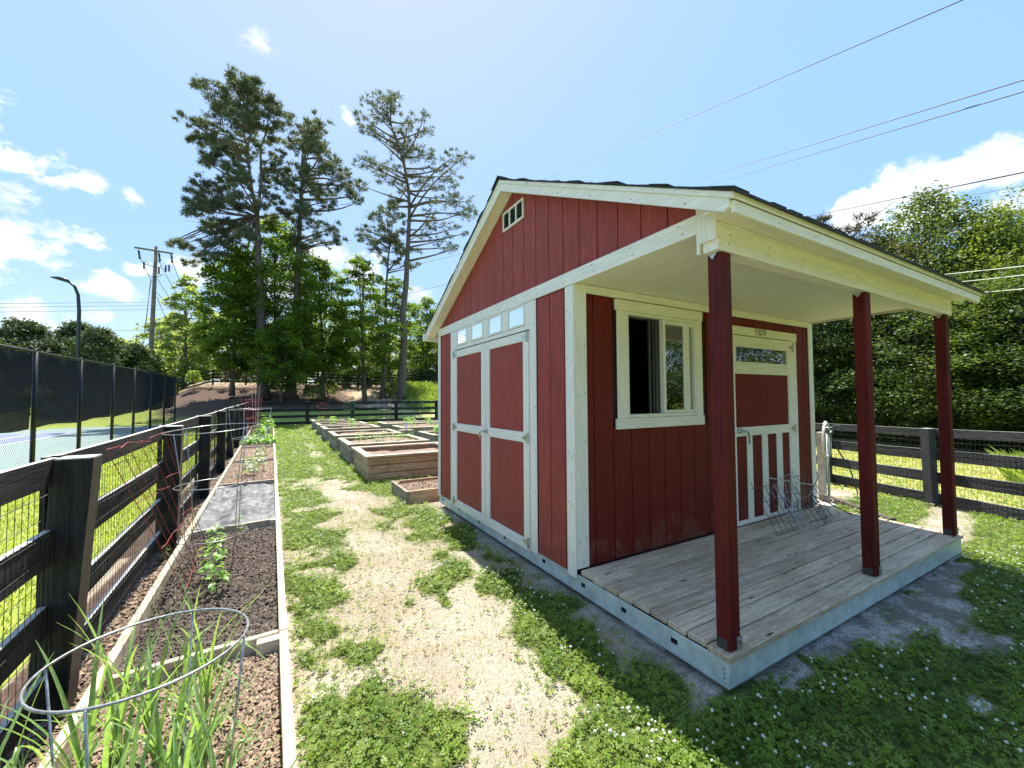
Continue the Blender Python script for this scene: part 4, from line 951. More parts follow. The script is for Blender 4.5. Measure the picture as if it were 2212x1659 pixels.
o = chips(1500, lambda r, n: (r.uniform(1.78, 2.69, n), r.uniform(6.46, 7.31, n)), .1, 'mulch_chips', 'bark_chips', t, .008, .02, 77, org=(2.2, 6.9, .1)); o['kind'] = 'stuff'

# ---------------------------------------------------------------- cages
def ring(c, r, z, tilt=(0, 0), n=36, gap=0.0, wob=0.0, ph=0):
    return [(c[0]+r*math.cos(a+ph)*(1+wob*math.sin(2*a)), c[1]+r*math.sin(a+ph), z+tilt[0]*math.cos(a+ph)*r+tilt[1]*math.sin(a+ph)*r) for a in np.linspace(0, 2*math.pi*(1-gap), n, endpoint=gap > 0)]
def cage(label, c, zs, rs, mt, wr=.0035, legs=4, tilt=(0, 0), z0=-.06, group=None, wob=0.0, n=32, lean=(0, 0), ph=.4):
    t = thing('tomato_cage', label, 'tomato cage', (c[0], c[1], z0), group)
    cs = [(c[0]+lean[0]*(z-z0), c[1]+lean[1]*(z-z0)) for z in zs]
    for z, r, cc_ in zip(zs, rs, cs): MB().tube(ring(cc_, r, z, tilt if z == zs[-1] else (0, 0), n, 0, wob), wr, 6, True).build('ring', mt, t, True)
    for k in range(legs):
        a = ph+2*math.pi*k/legs; ps = [(c[0]+rs[0]*.75*math.cos(a), c[1]+rs[0]*.75*math.sin(a), z0)]
        for z, r, cc_ in zip(zs, rs, cs):
            tz = (tilt[0]*math.cos(a)*r+tilt[1]*math.sin(a)*r) if z == zs[-1] else 0
            ps.append((cc_[0]+(r+wr)*math.cos(a)*(1+wob*math.sin(2*a)), cc_[1]+(r+wr)*math.sin(a), z+tz))
        MB().tube(ps, wr*.9, 5).build('stake', mt, t, True)
    return t
cage('silver wire tomato cage closest to the camera, its ring above the tall onion leaves', (-.40, 1.95), (.06, .70), (.24, .297), 'wire_steel', .0048, 4, tilt=(.02, -.03), z0=-.05, group='silver wire tomato cages in the long bed', n=48, ph=1.3)
cage('tall silver tomato cage with three rings over the leafy seedlings, its top ring bent', (-.55, 4.93), (.30, .80, 1.33), (.262, .288, .36), 'wire_steel', .0042, 4, tilt=(.06, .05), group='silver wire tomato cages in the long bed', wob=.12, n=44, lean=(0, -.1), ph=.9)
cage('silver tomato cage standing in the long bed just past the weed fabric', (-.52, 9.6), (.35, .85, 1.42), (.25, .30, .36), 'wire_steel', .0042, 4, tilt=(.03, .02), group='silver wire tomato cages in the long bed', n=36, wob=.05)
# red folding cage leaning on the fence
t = thing('folded_tomato_cage', 'red wire cage folded flat and leaning on the left fence', 'tomato cage', (-.75, 4.2, 0))
def RP(u, v): # u along, v down (0 top..1 bottom)
    a = Vector((-.90, 3.30, 1.31)).lerp(Vector((-.90, 4.86, 1.31)), u); c_ = Vector((-.63, 4.20, .0)).lerp(Vector((-.70, 5.65, .0)), u)
    return a.lerp(c_, v) + Vector((.006*math.sin(u*17), 0, .01*math.sin(u*9+v*4)))
for k, u in enumerate((0, .13, .26, .42, .56, .71, .86, 1.0)): MB().tube([RP(u, v) for v in np.linspace(0, 1, 7)], .0024, 5).build('upright_wire', 'wire_red', t, True)
for (v, u0, u1, dz) in ((0, 0, .15, .01), (.02, .12, .28, -.02), (.0, .26, .44, .01), (0, .42, .6, .02), (.0, .58, .9, .0), (.30, 0, .36, .02), (.30, .36, .62, .05), (.28, .6, 1., .03), (.60, 0, .3, 0), (.60, .3, .62, .03), (.58, .6, .95, .02), (.93, 0, .4, .02), (.92, .42, .8, 0)):
    MB().tube([RP(u0+(u1-u0)*q, v+dz*q) for q in (0, .33, .66, 1)], .0034, 5).build('cross_wire', 'wire_red', t, True)
for i, (x, y, h_, lab) in enumerate(((-1.22, 20.4, 1.72, 'nearest of the red wire cages at the far end of the long bed'), (-.98, 21.3, 2.3, 'tallest red wire cage, poking above the fences at the far end of the long bed'), (-1.18, 22.4, 1.62, 'red wire cage beside the fence behind the other two red ones'))):
    cage(lab, (x, y), (.35, .8, 1.2, min(h_, 1.62)), (.2, .22, .24, .26), 'wire_red', .006, 6, group='red wire cages at the far end of the long bed')
    if h_ > 2: pass
t = thing('garden_stakes', 'bundle of red-and-white stakes sticking up at the far end of the long bed', 'stakes', (-1.0, 21.0, 0))
for k in range(6): MB().tube([(-1.0+.03*k, 21+.05*k, 0), (-1.12+.07*k, 21+.04*k, 2.15+.08*(k % 3))], .008, 5).build('stake', 'wire_red' if k % 2 else 'white_post', t)
gi = 0
for (x, y, r, zt, mt, lab) in ((4.75, 16.8, .42, 1.55, 'wire_green', 'left green-ringed cage standing over the right-hand column of beds'), (5.7, 17.2, .42, 1.52, 'wire_green', 'second green-ringed cage from the left over the right-hand beds'), (6.7, 17.0, .40, 1.50, 'wire_green', 'third green-ringed cage from the left, next to the shed edge'),
        (4.4, 20.4, .34, 1.6, 'wire_steel', 'thin grey wire cage at the left end of the far right-hand bed'), (7.7, 20.2, .30, 1.55, 'wire_steel', 'thin grey wire cage nearest the shed wall in the far right-hand bed'), (2.9, 21.2, .28, 1.45, 'wire_green', 'small green wire cage on the fifth raised bed'), (2.0, 24.6, .25, 1.4, 'wire_red', 'pale red wire cage on the farthest raised bed')):
    z_ = .4
    cage(lab, (x, y), (z_+.25, z_+.7, zt), (r*.8, r*.92, r), mt, .0032, 8, z0=z_-.05, group='cages over the raised beds', n=26)
# wire cages dumped on the porch
def flat_cage(label, o_, u, v, w_, tw, mt, seedv):
    """square folding cage lying collapsed: o_ corner, u along, v up-leaning"""
    t = thing('folded_tomato_cage', label, 'tomato cage', tuple(o_), 'collapsed wire cages on the porch'); r = random.Random(seedv)
    O = Vector(o_); U = Vector(u); Vv = Vector(v); Wv = Vector(w_)
    for k in range(5):
        a = O + U*(k/4+r.uniform(-.02, .02)); c_ = a + Vv*(1+r.uniform(-.12, .05)) + Wv*r.uniform(-.3, .3)
        MB().tube([a, a.lerp(c_, .5)+Wv*r.uniform(-.05, .05), c_], .0032, 5).build('upright_wire', mt, t)
    for k in range(4):
        f_ = (0.02, .33, .66, .97)[k]; a = O + Vv*f_ + Wv*r.uniform(-.1, .1); MB().tube([a - U*.04, a + U*.5 + Wv*r.uniform(-.08, .08), a + U*1.04], .0032, 5).build('cross_wire', mt, t)
    return t
flat_cage('leftmost collapsed wire cage leaning against the porch door', (4.47, 2.34, .178), (.36, -.03, .012), (-.03, .24, .46), (.2, .1, .1), 0, 'wire_dark', 1)
flat_cage('grey collapsed wire cage in the middle of the heap on the porch', (4.80, 2.28, .178), (.30, .10, .01), (.02, .30, .40), (.2, .1, .15), 0, 'wire_steel', 2)
flat_cage('collapsed wire cage leaning on the wall right of the porch door', (5.22, 2.36, .178), (.42, -.02, .01), (-.10, .22, .47), (.15, .1, .15), 0, 'wire_dark', 3)
flat_cage('silver wire panel lying lowest at the right end of the heap on the porch', (4.98, 2.22, .178), (.85, .12, .012), (.10, .26, .22), (.2, .1, .15), 0, 'wire_steel', 4)
flat_cage('crumpled silver cage half upright behind the others on the porch', (4.95, 2.44, .178), (.40, .06, .02), (.06, .14, .50), (.15, .1, .1), 0, 'wire_steel', 7)
flat_cage('dark bent cage lying across the feet of the heap on the porch', (5.30, 2.26, .178), (.42, .16, .01), (-.06, .20, .33), (.2, .1, .1), 0, 'wire_dark', 8)
for lab, a, c_, mt in (('pale pink cane lying across the top of the wire heap on the porch', (4.80, 2.58, .685), (5.92, 2.60, .47), 'white_post'), ('thin pale cane slanting over the wire heap towards the porch corner', (5.35, 2.45, .43), (6.02, 2.62, .60), 'wire_steel'), ('black rod lying at the far right of the porch floor', (5.55, 2.50, .42), (5.98, 2.28, .18), 'black_metal')):
    o = MB().tube([a, c_], .007, 6).build('garden_cane', mt, None); tag(o, lab, 'cane')
# yard hydrant with its hose
z_ = float(hgt(7.85, 3.3))
t = thing('yard_hydrant', 'yard hydrant with a green cast head strapped to a pale post by the right fence', 'hydrant', (7.95, 3.4, z_))
bx('support_post', 'white_post', t, 7.86, 7.95, 3.36, 3.45, z_-.05, 1.0); MB().tube([(8.0, 3.35, z_), (8.0, 3.35, 1.02)], .02, 8).build('standpipe', 'galvanised', t, True)
MB().box(7.96, 8.05, 3.27, 3.37, .98, 1.09, .015).tube([(8.0, 3.32, 1.05), (7.86, 3.24, 1.03), (7.82, 3.22, 1.0)], .022, 8).tube([(8.02, 3.3, 1.09), (8.12, 3.22, 1.12), (8.12, 3.2, 1.0)], .012, 6).build('hydrant_head', 'hydrant_green', t)
pts = [(7.82, 3.22, 1.0), (7.72, 3.2, .8), (7.66, 3.2, .5), (7.62, 3.2, .2), (7.62, 3.2, .0), (7.55, 3.1, -.04), (7.3, 3.06, -.04)]
tag(MB().tube(pts, .012, 6).build('garden_hose', 'hose', None, True), 'garden hose hanging from the hydrant spout to the ground', 'hose')
b = MB()
for k in range(4):
    b.tube([(7.78+.05*k+.02*math.sin(a*3), 3.42-.02*k, 1.08+.02*k) if False else (7.88+.12*math.cos(a)+.012*k, 3.30+.012*k, .86+.30*math.sin(a)+.008*k) for a in np.linspace(0, 2*math.pi, 22, endpoint=False)], .011, 6, True)
tag(b.build('coiled_hose', 'cable_pale', None, True), 'pale garden hose coiled over the post next to the hydrant', 'hose')
tag(MB().tube([(8.03, 3.3, .95), (8.12, 3.25, .7), (8.28, 3.15, .35), (8.36, 3.1, .02), (8.31, 3.08, -.1), (8.24, 3.1, -.06)], .011, 6).build('hose_end', 'cable', None, True), 'short dark hose hanging to the right of the hydrant with an upturned end', 'hose')
tag(MB().tube([(6.16, 2.95, 0.0), (6.5, 2.95, -.02), (7.25, 3.06, -.02)], .012, 6).tube([(7.25, 3.06, -.02), (7.3, 3.06, -.03)], .02, 6).build('dark_pipe', 'black_metal', None), 'thin black pipe on the ground from the shed corner towards the hydrant', 'pipe')
tag(MB().plank((7.80, 3.37, -.09), (6.95, 2.20, -.08), .07, .09, .006).build('edging_timber', 'tree_bark', None), 'dark edging timber lying on the gravel behind the middle porch post', 'timber')
b = MB().tube([(6.22, 2.62, .10), (6.42, 2.5, .02), (6.75, 2.3, -.02)], .05, 8, r2=.04).box(6.17, 6.30, 2.56, 2.72, .0, .2, .01); tag(b.build('white_downspout', 'vinyl', None), 'white downspout elbow on the ground at the far corner of the shed', 'downspout')
b = MB().tube([(4.05, 15.1, .47), (4.05, 15.1, .62)], .045, 8).tube([(4.05, 15.1, .62), (4.05, 15.1, .66), (4.05, 15.1, .70)], [.045, .02, .02], 8).box(3.98, 4.08, 15.08, 15.12, .70, .725)
tag(b.build('spray_bottle', 'bottle', None, True), 'white spray bottle standing between the two columns of raised beds', 'bottle')
bx_ = MB().box(3.8, 4.28, 14.9, 15.3, -.06, .465, .01); tag(bx_.build('wooden_stand', 'cedar_grey_z', None), 'low greyed wooden stand under the white spray bottle', 'stand')
# ---------------------------------------------------------------- poles and wires
def zg(x, y): return float(hgt(x, y))
t = thing('utility_pole', 'tall wooden utility pole with a crossarm, left of the pines', 'utility pole', (-12.75, 60, zg(-12.75, 60)))
MB().tube([(-12.9, 60, 2), (-12.83, 60, 8), (-12.72, 60, 14), (-12.62, 60, 19.2)], .26, 12, r2=.17).build('pole', 'utility_wood', t, True)
MB().plank((-14.45, 59.75, 18.62), (-11.05, 59.75, 18.50), .14, .18, .01).build('crossarm', 'utility_wood', t)
for x in (-14.1, -12.35, -11.25):
    MB().tube([(x, 59.75, 18.5), (x+.05, 59.75, 18.3), (x+.08, 59.8, 17.9), (x+.12, 59.85, 17.5)], [.05, .11, .09, .11], 8).build('insulator', 'dark_porcelain', t, True)
b = MB().tube([(-13.7, 59.8, 17.0), (-13.1, 59.8, 16.9), (-12.2, 59.8, 16.75), (-11.6, 59.8, 16.7)], .035, 6).tube([(-13.5, 59.8, 16.2), (-13.2, 59.8, 15.75), (-12.7, 59.8, 15.6), (-12.2, 59.8, 15.8), (-11.9, 59.8, 16.1)], .035, 6)
for x, z in ((-13.6, 16.9), (-12.3, 16.5), (-11.7, 16.8), (-11.4, 16.9)): b.tube([(x, 59.8, z-.45), (x, 59.8, z+.35)], .09, 6).tube([(x, 59.8, z+.3), (x+.3, 59.8, z+.45), (x+.35, 59.8, z+.1)], .025, 5)
b.build('cutout_switches', 'dark_porcelain', t, True)
t = thing('utility_pole', 'shorter grey utility pole farther off, beside the first, rising out of pale trees', 'utility pole', (-12.2, 75, zg(-12.2, 75)))
MB().tube([(-12.15, 75, 2), (-12.21, 75, 15.6)], .22, 10, r2=.15).build('pole', 'utility_wood', t, True); MB().plank((-13.2, 75.2, 14.7), (-11.2, 74.8, 15.0), .12, .15, .01).build('crossarm', 'utility_wood', t)
t = thing('utility_pole', 'thin wooden pole half hidden in the leaves between the pines', 'utility pole', (8.2, 49.5, zg(8.2, 49.5)))
MB().tube([(8.2, 49.5, 2), (8.2, 49.5, 18.2)], .16, 8, r2=.12).build('pole', 'utility_wood', t, True)
t = thing('street_lamp', 'black street lamp with a curved neck behind the court fence', 'street lamp', (-13.1, 42, zg(-13.1, 42)))
MB().tube([(-13.1, 42, -.1), (-13.12, 42, 4), (-13.14, 42, 8.3), (-13.22, 42, 9.5), (-13.42, 42, 10.1), (-13.75, 42, 10.42)], [.13, .12, .11, .10, .09, .08], 10).build('pole', 'lamp_black', t, True)
MB().tube([(-13.7, 42, 10.40), (-13.95, 42, 10.53), (-14.3, 42, 10.60), (-14.7, 42, 10.63)], [.09, .15, .13, .03], 10).build('lamp_head', 'lamp_black', t, True)
def wire(label, a, b_, r, sag, mt='cable', group=None):
    a = Vector(a); b_ = Vector(b_); n = 24
    o = MB().tube([a.lerp(b_, i/n) - Vector((0, 0, sag*4*(i/n)*(1-i/n))) for i in range(n+1)], r, 5).build('power_line', mt, None, True); return tag(o, label, 'power line', group)
def ext(a, b_, k0, k1): a = Vector(a); b_ = Vector(b_); return a + (a-b_)*k0, b_ + (b_-a)*k1
for lab, a, b_, r, k0, k1 in (('highest power line, crossing the open sky from the roof ridge to the top right', (27.7, 40.0, 28.3), (16.0, 3.25, 12.4), .017, .6, .3),
    ('upper of the paired power lines right of the roof peak', (53.5, 40.0, 34.47), (22.0, 3.08, 12.44), .026, .3, .5), ('lower of the paired power lines right of the roof peak', (56.78, 38.0, 34.17), (22.0, 3.09, 12.04), .026, .3, .5),
    ('power line crossing the white cloud above the woods on the right', (38.0, 16.95, 16.65), (24.0, 3.47, 9.95), .026, .8, .6), ('faint thin power line just below the one over the cloud', (60.0, 25.73, 24.22), (40.0, 5.81, 14.65), .02, .3, .4)):
    p, q = ext(a, b_, k0, k1); wire(lab, p, q, r, .05)
for lab, a, b_ in (('upper of the three pale lines against the woods right of the roof', (20.0, 4.95, 5.86), (15.0, 2.24, 4.62)), ('middle of the three pale lines against the woods right of the roof', (20.0, 4.4, 5.48), (15.0, 2.25, 4.41)), ('lowest of the three pale lines against the woods right of the roof', (20.0, 4.04, 5.02), (15.0, 2.26, 4.09))):
    p, q = ext(a, b_, .6, .6); wire(lab, p, q, .011, .02, 'cable_pale')
for lab, a, b_ in (('top one of the three close distant lines left of the utility pole', (-28.48, 70.0, 13.0), (-14.86, 90.0, 19.0)), ('middle one of the three close distant lines left of the utility pole', (-28.47, 70.0, 12.57), (-14.85, 90.0, 18.43)), ('bottom one of the three close distant lines left of the utility pole', (-28.46, 70.0, 12.03), (-14.83, 90.0, 17.69)),
    ('upper of the two low distant lines behind the shrubs', (-28.4, 70.0, 9.71), (-14.77, 90.0, 14.02)), ('lowest distant line, just above the shrubs behind the court', (-28.36, 70.0, 8.04), (-14.72, 90.0, 11.41))):
    p, q = ext(a, b_, .6, .15); wire(lab, p, q, .032, .05)
for lab, a, b_ in (('wire running from the left end of the crossarm down behind the pole', (-14.03, 59.7, 18.03), (-15.56, 72.0, 17.95)), ('wire sloping right from the middle of the crossarm', (-12.37, 59.8, 17.6), (-12.5, 75.0, 15.3)), ('wire sloping right from the right end of the crossarm', (-11.1, 60.0, 17.61), (-12.0, 75.0, 15.6)),
    ('cable from the pole just below its switches to the farther pole', (-12.5, 60.3, 15.57), (-12.3, 75, 13.2)), ('thick cable from the middle of the pole to the farther pole', (-12.51, 60.3, 13.99), (-12.35, 75, 12.9)), ('lowest cable sloping away from the pole', (-12.5, 60.3, 13.48), (-14.3, 78.0, 11.6)),
    ('guy wire slanting left from the pole to the ground', (-13.0, 60.0, 15.39), (-17.5, 77.0, 8.5)), ('second guy wire close beside the first at the left of the pole', (-13.05, 60.0, 15.16), (-17.3, 77, 9.8))):
    wire(lab, a, b_, .032, .12)
for lab, a, b_ in (('upper distant line between the right pine and the shed roof', (14, 62, 21.0), (27, 50, 23.5)), ('lower distant line between the right pine and the shed roof', (14, 62, 16.9), (27, 50, 19.6))): wire(lab, a, b_, .028, .05)

# ---------------------------------------------------------------- foliage builders
def quads(C_, size, r, up=.35, asp=.62, jit=.35):
    """leaf-shaped quads (4 verts) round the centres C_"""
    n = len(C_); nrm = r.normal(size=(n, 3)); nrm[:, 2] = np.abs(nrm[:, 2]) + up*2; nrm /= np.linalg.norm(nrm, axis=1)[:, None]
    a = r.normal(size=(n, 3)); u = np.cross(nrm, a); u /= np.linalg.norm(u, axis=1)[:, None]; v = np.cross(nrm, u)
    s_ = size*(1 + jit*r.uniform(-1, 1, n))[:, None]; u = u*s_*.5; v = v*s_*.5*asp
    dr = nrm*s_*.12
    V = np.stack([C_-u, C_-v*1+dr, C_+u, C_+v-dr*.2], 1).reshape(-1, 3)
    return V
def tufts(C_, L, wd, r, k=5, dirs=None):
    n = len(C_); d = r.normal(size=(n, k, 3)); d[:, :, 2] += .6
    if dirs is not None: d += dirs[:, None, :]*1.6
    d /= np.linalg.norm(d, axis=2)[:, :, None]; a = r.normal(size=(n, k, 3)); s_ = np.cross(d, a); s_ /= np.linalg.norm(s_, axis=2)[:, :, None]
    LL = L*r.uniform(.7, 1.2, (n, k, 1)); p = C_[:, None, :]
    V = np.stack([p - s_*wd*.5 + 0*d, p + s_*wd*.5, p + d*LL], 2).reshape(-1, 3)
    return V
def limb(b_, p0, p1, r0, r1, bend=.1, seed=0, n=6, k=7):
    r = random.Random(seed); p0 = Vector(p0); p1 = Vector(p1); L = (p1-p0).length; o = Vector((r.uniform(-1, 1), r.uniform(-1, 1), r.uniform(-.6, .6)))*bend*L
    b_.tube([p0.lerp(p1, i/n) + o*math.sin(math.pi*i/n) for i in range(n+1)], [r0+(r1-r0)*i/n for i in range(n+1)], k)
def trunk_at(tr, z):
    for (a, b_) in zip(tr[:-1], tr[1:]):
        if b_[2] >= z: return Vector(a).lerp(Vector(b_), max(0, min(1, (z-a[2])/(b_[2]-a[2]))))
    return Vector(tr[-1])
def pine(label, y0, trunks, clumps, seed, dens, mt='pine_needles', r0=.42, group=None, tl=.34, tw=.05, extra=1.0, flat=.62, brown=0.0):
    r = np.random.default_rng(seed); rr = random.Random(seed)
    bx0, bz0 = trunks[0][0]; gz_ = zg(bx0, y0); t = thing('pine_tree', label, 'pine tree', (bx0, y0, gz_), group)
    T3_ = []
    b_ = MB(); rad = r0
    for ti, tr in enumerate(trunks):
        ps = [(x, y0 + .25*math.sin(z*.35+seed+ti), max(z, gz_-.3) if i == 0 and ti == 0 else z) for i, (x, z) in enumerate(tr)]
        if ti > 0: ps[0] = T3_[0][-1] if T3_ else ps[0]
        # smooth
        q = []
        for a, c_ in zip(ps[:-1], ps[1:]):
            for k in range(4): q.append(tuple(Vector(a).lerp(Vector(c_), k/4)))
        q.append(ps[-1]); N = len(q); top = max(p[1] for tr_ in trunks for p in tr_); 
        f = lambda z: max(.045, r0*(1-.92*max(0, (z-gz_)/(top-gz_))**.9))*(1 if ti == 0 else .72) + (.10*math.exp(-(z-gz_)/.4) if ti == 0 else 0)
        b_.tube(q, [f(p[2]) for p in q], 12); T3_.append(ps)
    b_.build('trunk', 'pine_bark', t, True)
    C_ = []; Dn = []; br = MB()
    allc = []
    for (x, z, rad) in clumps:
        best = min(T3_[-2:] if len(T3_) > 2 else T3_, key=lambda q: abs(trunk_at(q, z).x-x)); tx = trunk_at(best, z).x
        dy = rr.uniform(-.55, .55)*(1.2+abs(x-tx)*.5); allc.append((x, y0+dy, z, rad, best))
        if rr.random() < .55*extra:
            a = rr.choice([1, -1])*rr.uniform(.9, 2.0); hr = abs(x-tx)+.6; allc.append((tx+(x-tx)*.35, y0+a*hr*.8, z+rr.uniform(-.5, .5), rad*.85, best))
    for i, (x, y, z, rad, best) in enumerate(allc):
        hd = math.hypot(x-trunk_at(best, z).x, y-y0); zb = z - .25*hd - .3
        tp = trunk_at(best, max(zb, gz_+3)); c_ = Vector((x, y, z)); rb_ = .035+.022*hd
        limb(br, tp, c_, min(.13, rb_), .025, .10, seed*100+i, 6, 6)
        nt = int(dens*rad*rad*10)
        for k in range(max(3, int(rad*5))):   # twigs
            e_ = c_ + Vector((rr.gauss(0, .55), rr.gauss(0, .55), rr.gauss(.1, .35)))*rad
            mid = tp.lerp(c_, rr.uniform(.55, 1.0)); br.tube([mid, mid.lerp(e_, .5)+Vector((0, 0, rr.uniform(-.1, .1))), e_], [.028, .018, .009], 4)
        # tufts gathered on a few twig ends, so that light shows between them
        m_ = max(5, int(rad*11)); sub = r.normal(size=(m_, 3)); sub /= np.linalg.norm(sub, axis=1)[:, None]; sub *= (r.random((m_, 1))**.45)*rad*np.array([1.0, 1.0, flat])
        w_ = r.integers(0, m_, nt); pp = sub[w_] + r.normal(size=(nt, 3))*rad*.13*np.array([1, 1, .55]); dd = pp/(rad+1e-6)
        C_.append(pp + np.array([x, y, z])); Dn.append(dd)
    br.build('branches', 'pine_bark', t, True)
    C_ = np.concatenate(C_); Dn = np.concatenate(Dn)
    V = tufts(C_, tl, tw, r, 5, Dn)
    F = np.arange(len(V)).reshape(-1, 3)
    npmesh('crown', V, F, mt, t, (bx0, y0, gz_))
    return t
P1 = [(-5.6,28.9,1.3),(-4.1,29.2,1.6),(-2.3,29.5,1.8),(-0.7,29.3,1.5),(-0.5,27.7,1.4),(-4.5,27.3,1.8),(-2.8,27.3,1.8),(-6.1,26.5,1.2),(-7.3,25.8,0.8),(-6.8,24.8,0.9),(-5.6,25.2,1.3),(-4.5,24.9,1.2),(-5.5,22.8,1.2),(-4.7,24.0,1.0),(-6.0,22.4,0.7),(-3.7,23.1,0.9),(-4.4,21.5,1.0),(-5.8,20.1,1.1),(-4.9,20.1,1.3),(-6.3,18.5,1.3),(-5.1,18.4,1.4),(-3.9,19.1,1.2),(-6.0,17.4,1.3),(-4.9,17.1,1.4),(-3.7,17.1,1.2),(-5.3,15.9,1.3),(-3.9,15.7,1.0),(-2.9,16.6,0.9),(-7.9,14.8,0.7),(-7.0,14.7,0.8),(-8.4,15.2,0.4),(-6.0,14.1,0.9),(-6.9,13.7,0.7),(-5.0,14.2,1.2),(-1.1,23.2,1.1),(-0.7,24.3,0.9),(-0.1,22.1,1.1),(-0.8,20.2,0.9),(0.3,19.2,0.9),(-1.1,18.8,0.8)]
P2 = [(2.2,28.4,1.0),(1.8,27.1,1.1),(2.8,27.9,0.8),(0.9,26.0,1.0),(2.1,26.0,1.5),(3.4,26.1,1.2),(4.6,25.8,1.0),(5.4,25.3,0.8),(3.0,24.3,1.3),(4.2,24.1,1.2),(1.4,23.8,1.3),(0.3,23.2,0.9),(5.7,24.0,1.0),(6.7,24.1,0.9),(6.4,22.4,1.0),(4.8,22.7,1.2),(3.2,22.5,1.3),(1.3,21.8,1.3),(0.2,21.2,0.9),(6.4,21.4,0.7),(3.5,20.9,1.0),(2.0,20.1,1.3),(0.7,18.5,1.3),(2.5,18.5,1.1),(3.9,20.5,0.7),(4.2,18.1,1.0),(4.9,17.3,0.8),(2.8,17.3,1.0),(1.3,16.8,1.3),(4.0,16.7,0.7)]
P3 = [(7.1,31.3,0.8),(8.2,32.1,1.0),(9.3,32.7,1.0),(10.0,31.8,0.9),(6.6,29.9,0.8),(7.7,30.2,1.2),(9.2,30.5,1.0),(6.3,29.3,0.5),(7.1,27.7,1.0),(8.2,28.4,1.0),(9.7,28.9,1.0),(11.1,30.2,1.1),(12.1,31.7,0.7),(11.4,29.3,1.4),(12.9,29.9,1.1),(13.2,28.9,1.1),(10.7,27.5,1.0),(12.1,27.5,1.4),(13.6,28.1,0.9),(7.7,26.2,1.2),(6.8,25.6,0.8),(8.7,25.5,1.0),(9.7,25.4,1.0),(14.0,26.9,0.9),(8.4,23.6,1.0),(7.4,23.7,0.7),(9.7,24.0,0.7),(12.5,25.8,1.1),(13.6,25.0,1.3),(15.1,26.5,1.1),(16.5,26.7,1.1),(15.1,24.7,1.3),(16.9,25.1,1.3),(17.9,23.6,1.1),(15.9,23.2,1.1),(19.1,23.0,1.0),(17.1,22.1,1.1),(14.9,22.0,0.9),(14.0,20.3,1.1),(15.9,20.2,1.1),(12.7,18.8,0.9),(14.9,18.7,1.1),(16.9,19.1,0.9),(17.5,19.9,0.6),(12.2,17.5,0.7),(15.9,17.6,0.5)]
P4 = [(10.2,22.5,0.9),(9.7,21.1,1.2),(10.8,21.0,1.1),(8.2,20.2,1.0),(9.1,19.5,1.2),(7.4,19.5,0.9),(6.9,18.6,0.7),(10.4,19.3,1.2),(11.5,19.7,0.7),(7.9,17.9,1.0),(9.7,17.7,1.4),(11.0,17.8,1.1),(8.4,16.9,0.9),(10.6,16.3,0.9),(9.6,16.3,0.9),(11.5,16.0,0.9),(12.6,16.0,0.7)]
pine('tallest dense pine with a forked trunk, leftmost of the pines on the mulched slope', 43, [[(-1.35,1.7),(-1.6,4.9),(-1.7,10.5),(-1.9,13.8),(-2.1,18.3)],[(-2.1,18.3),(-2.6,21.2),(-2.9,24.2),(-2.5,26.8),(-3.6,29.8)],[(-2.1,18.3),(-1.8,21.5),(-1.9,24.5),(-1.4,26.6),(-1.3,29.4)]], [(x_, z_-.045*max(0, z_-14), r__*.95) for x_, z_, r__ in P1], 1, 24, r0=.50, tw=.055)
pine('dense pine just right of the forked one, its crown browned near the top', 43.5, [[(.75,1.7),(0.9,4.7),(1.2,10.9),(1.3,16.0),(1.4,19.3),(1.5,22.5),(1.5,25.0),(1.9,27.6),(2.2,28.9)]], P2, 2, 17, 'pine_needles', r0=.46)
pine('tall sparse pine with a bare leaning trunk, nearest to the shed roof', 42, [[(10.75,1.6),(10.8,4.4),(11.0,7.5),(10.9,10.3),(11.3,13.8),(11.4,17.3),(11.5,20.9),(11.4,23.5),(11.0,25.8),(10.4,28.1),(9.7,30.1),(8.7,31.9)]], P3, 3, 9, r0=.48, extra=.5, flat=.75)
pine('thin young pine between the two clusters, left of the sparse tall one', 43.5, [[(9.15,1.7),(9.2,4.3),(9.5,7.6),(9.5,12.2),(9.7,16.6),(10.1,20.3),(10.3,21.9)]], P4, 4, 14, r0=.27, extra=.5)
broadleaf('maple_tree', 'dark maple behind the two dense pine trunks, filling the gap between them', .6, 46.5, 15.0, 4.0, 24000, .27, 'maple_leaves', 22, low=.1, K=70) if False else None
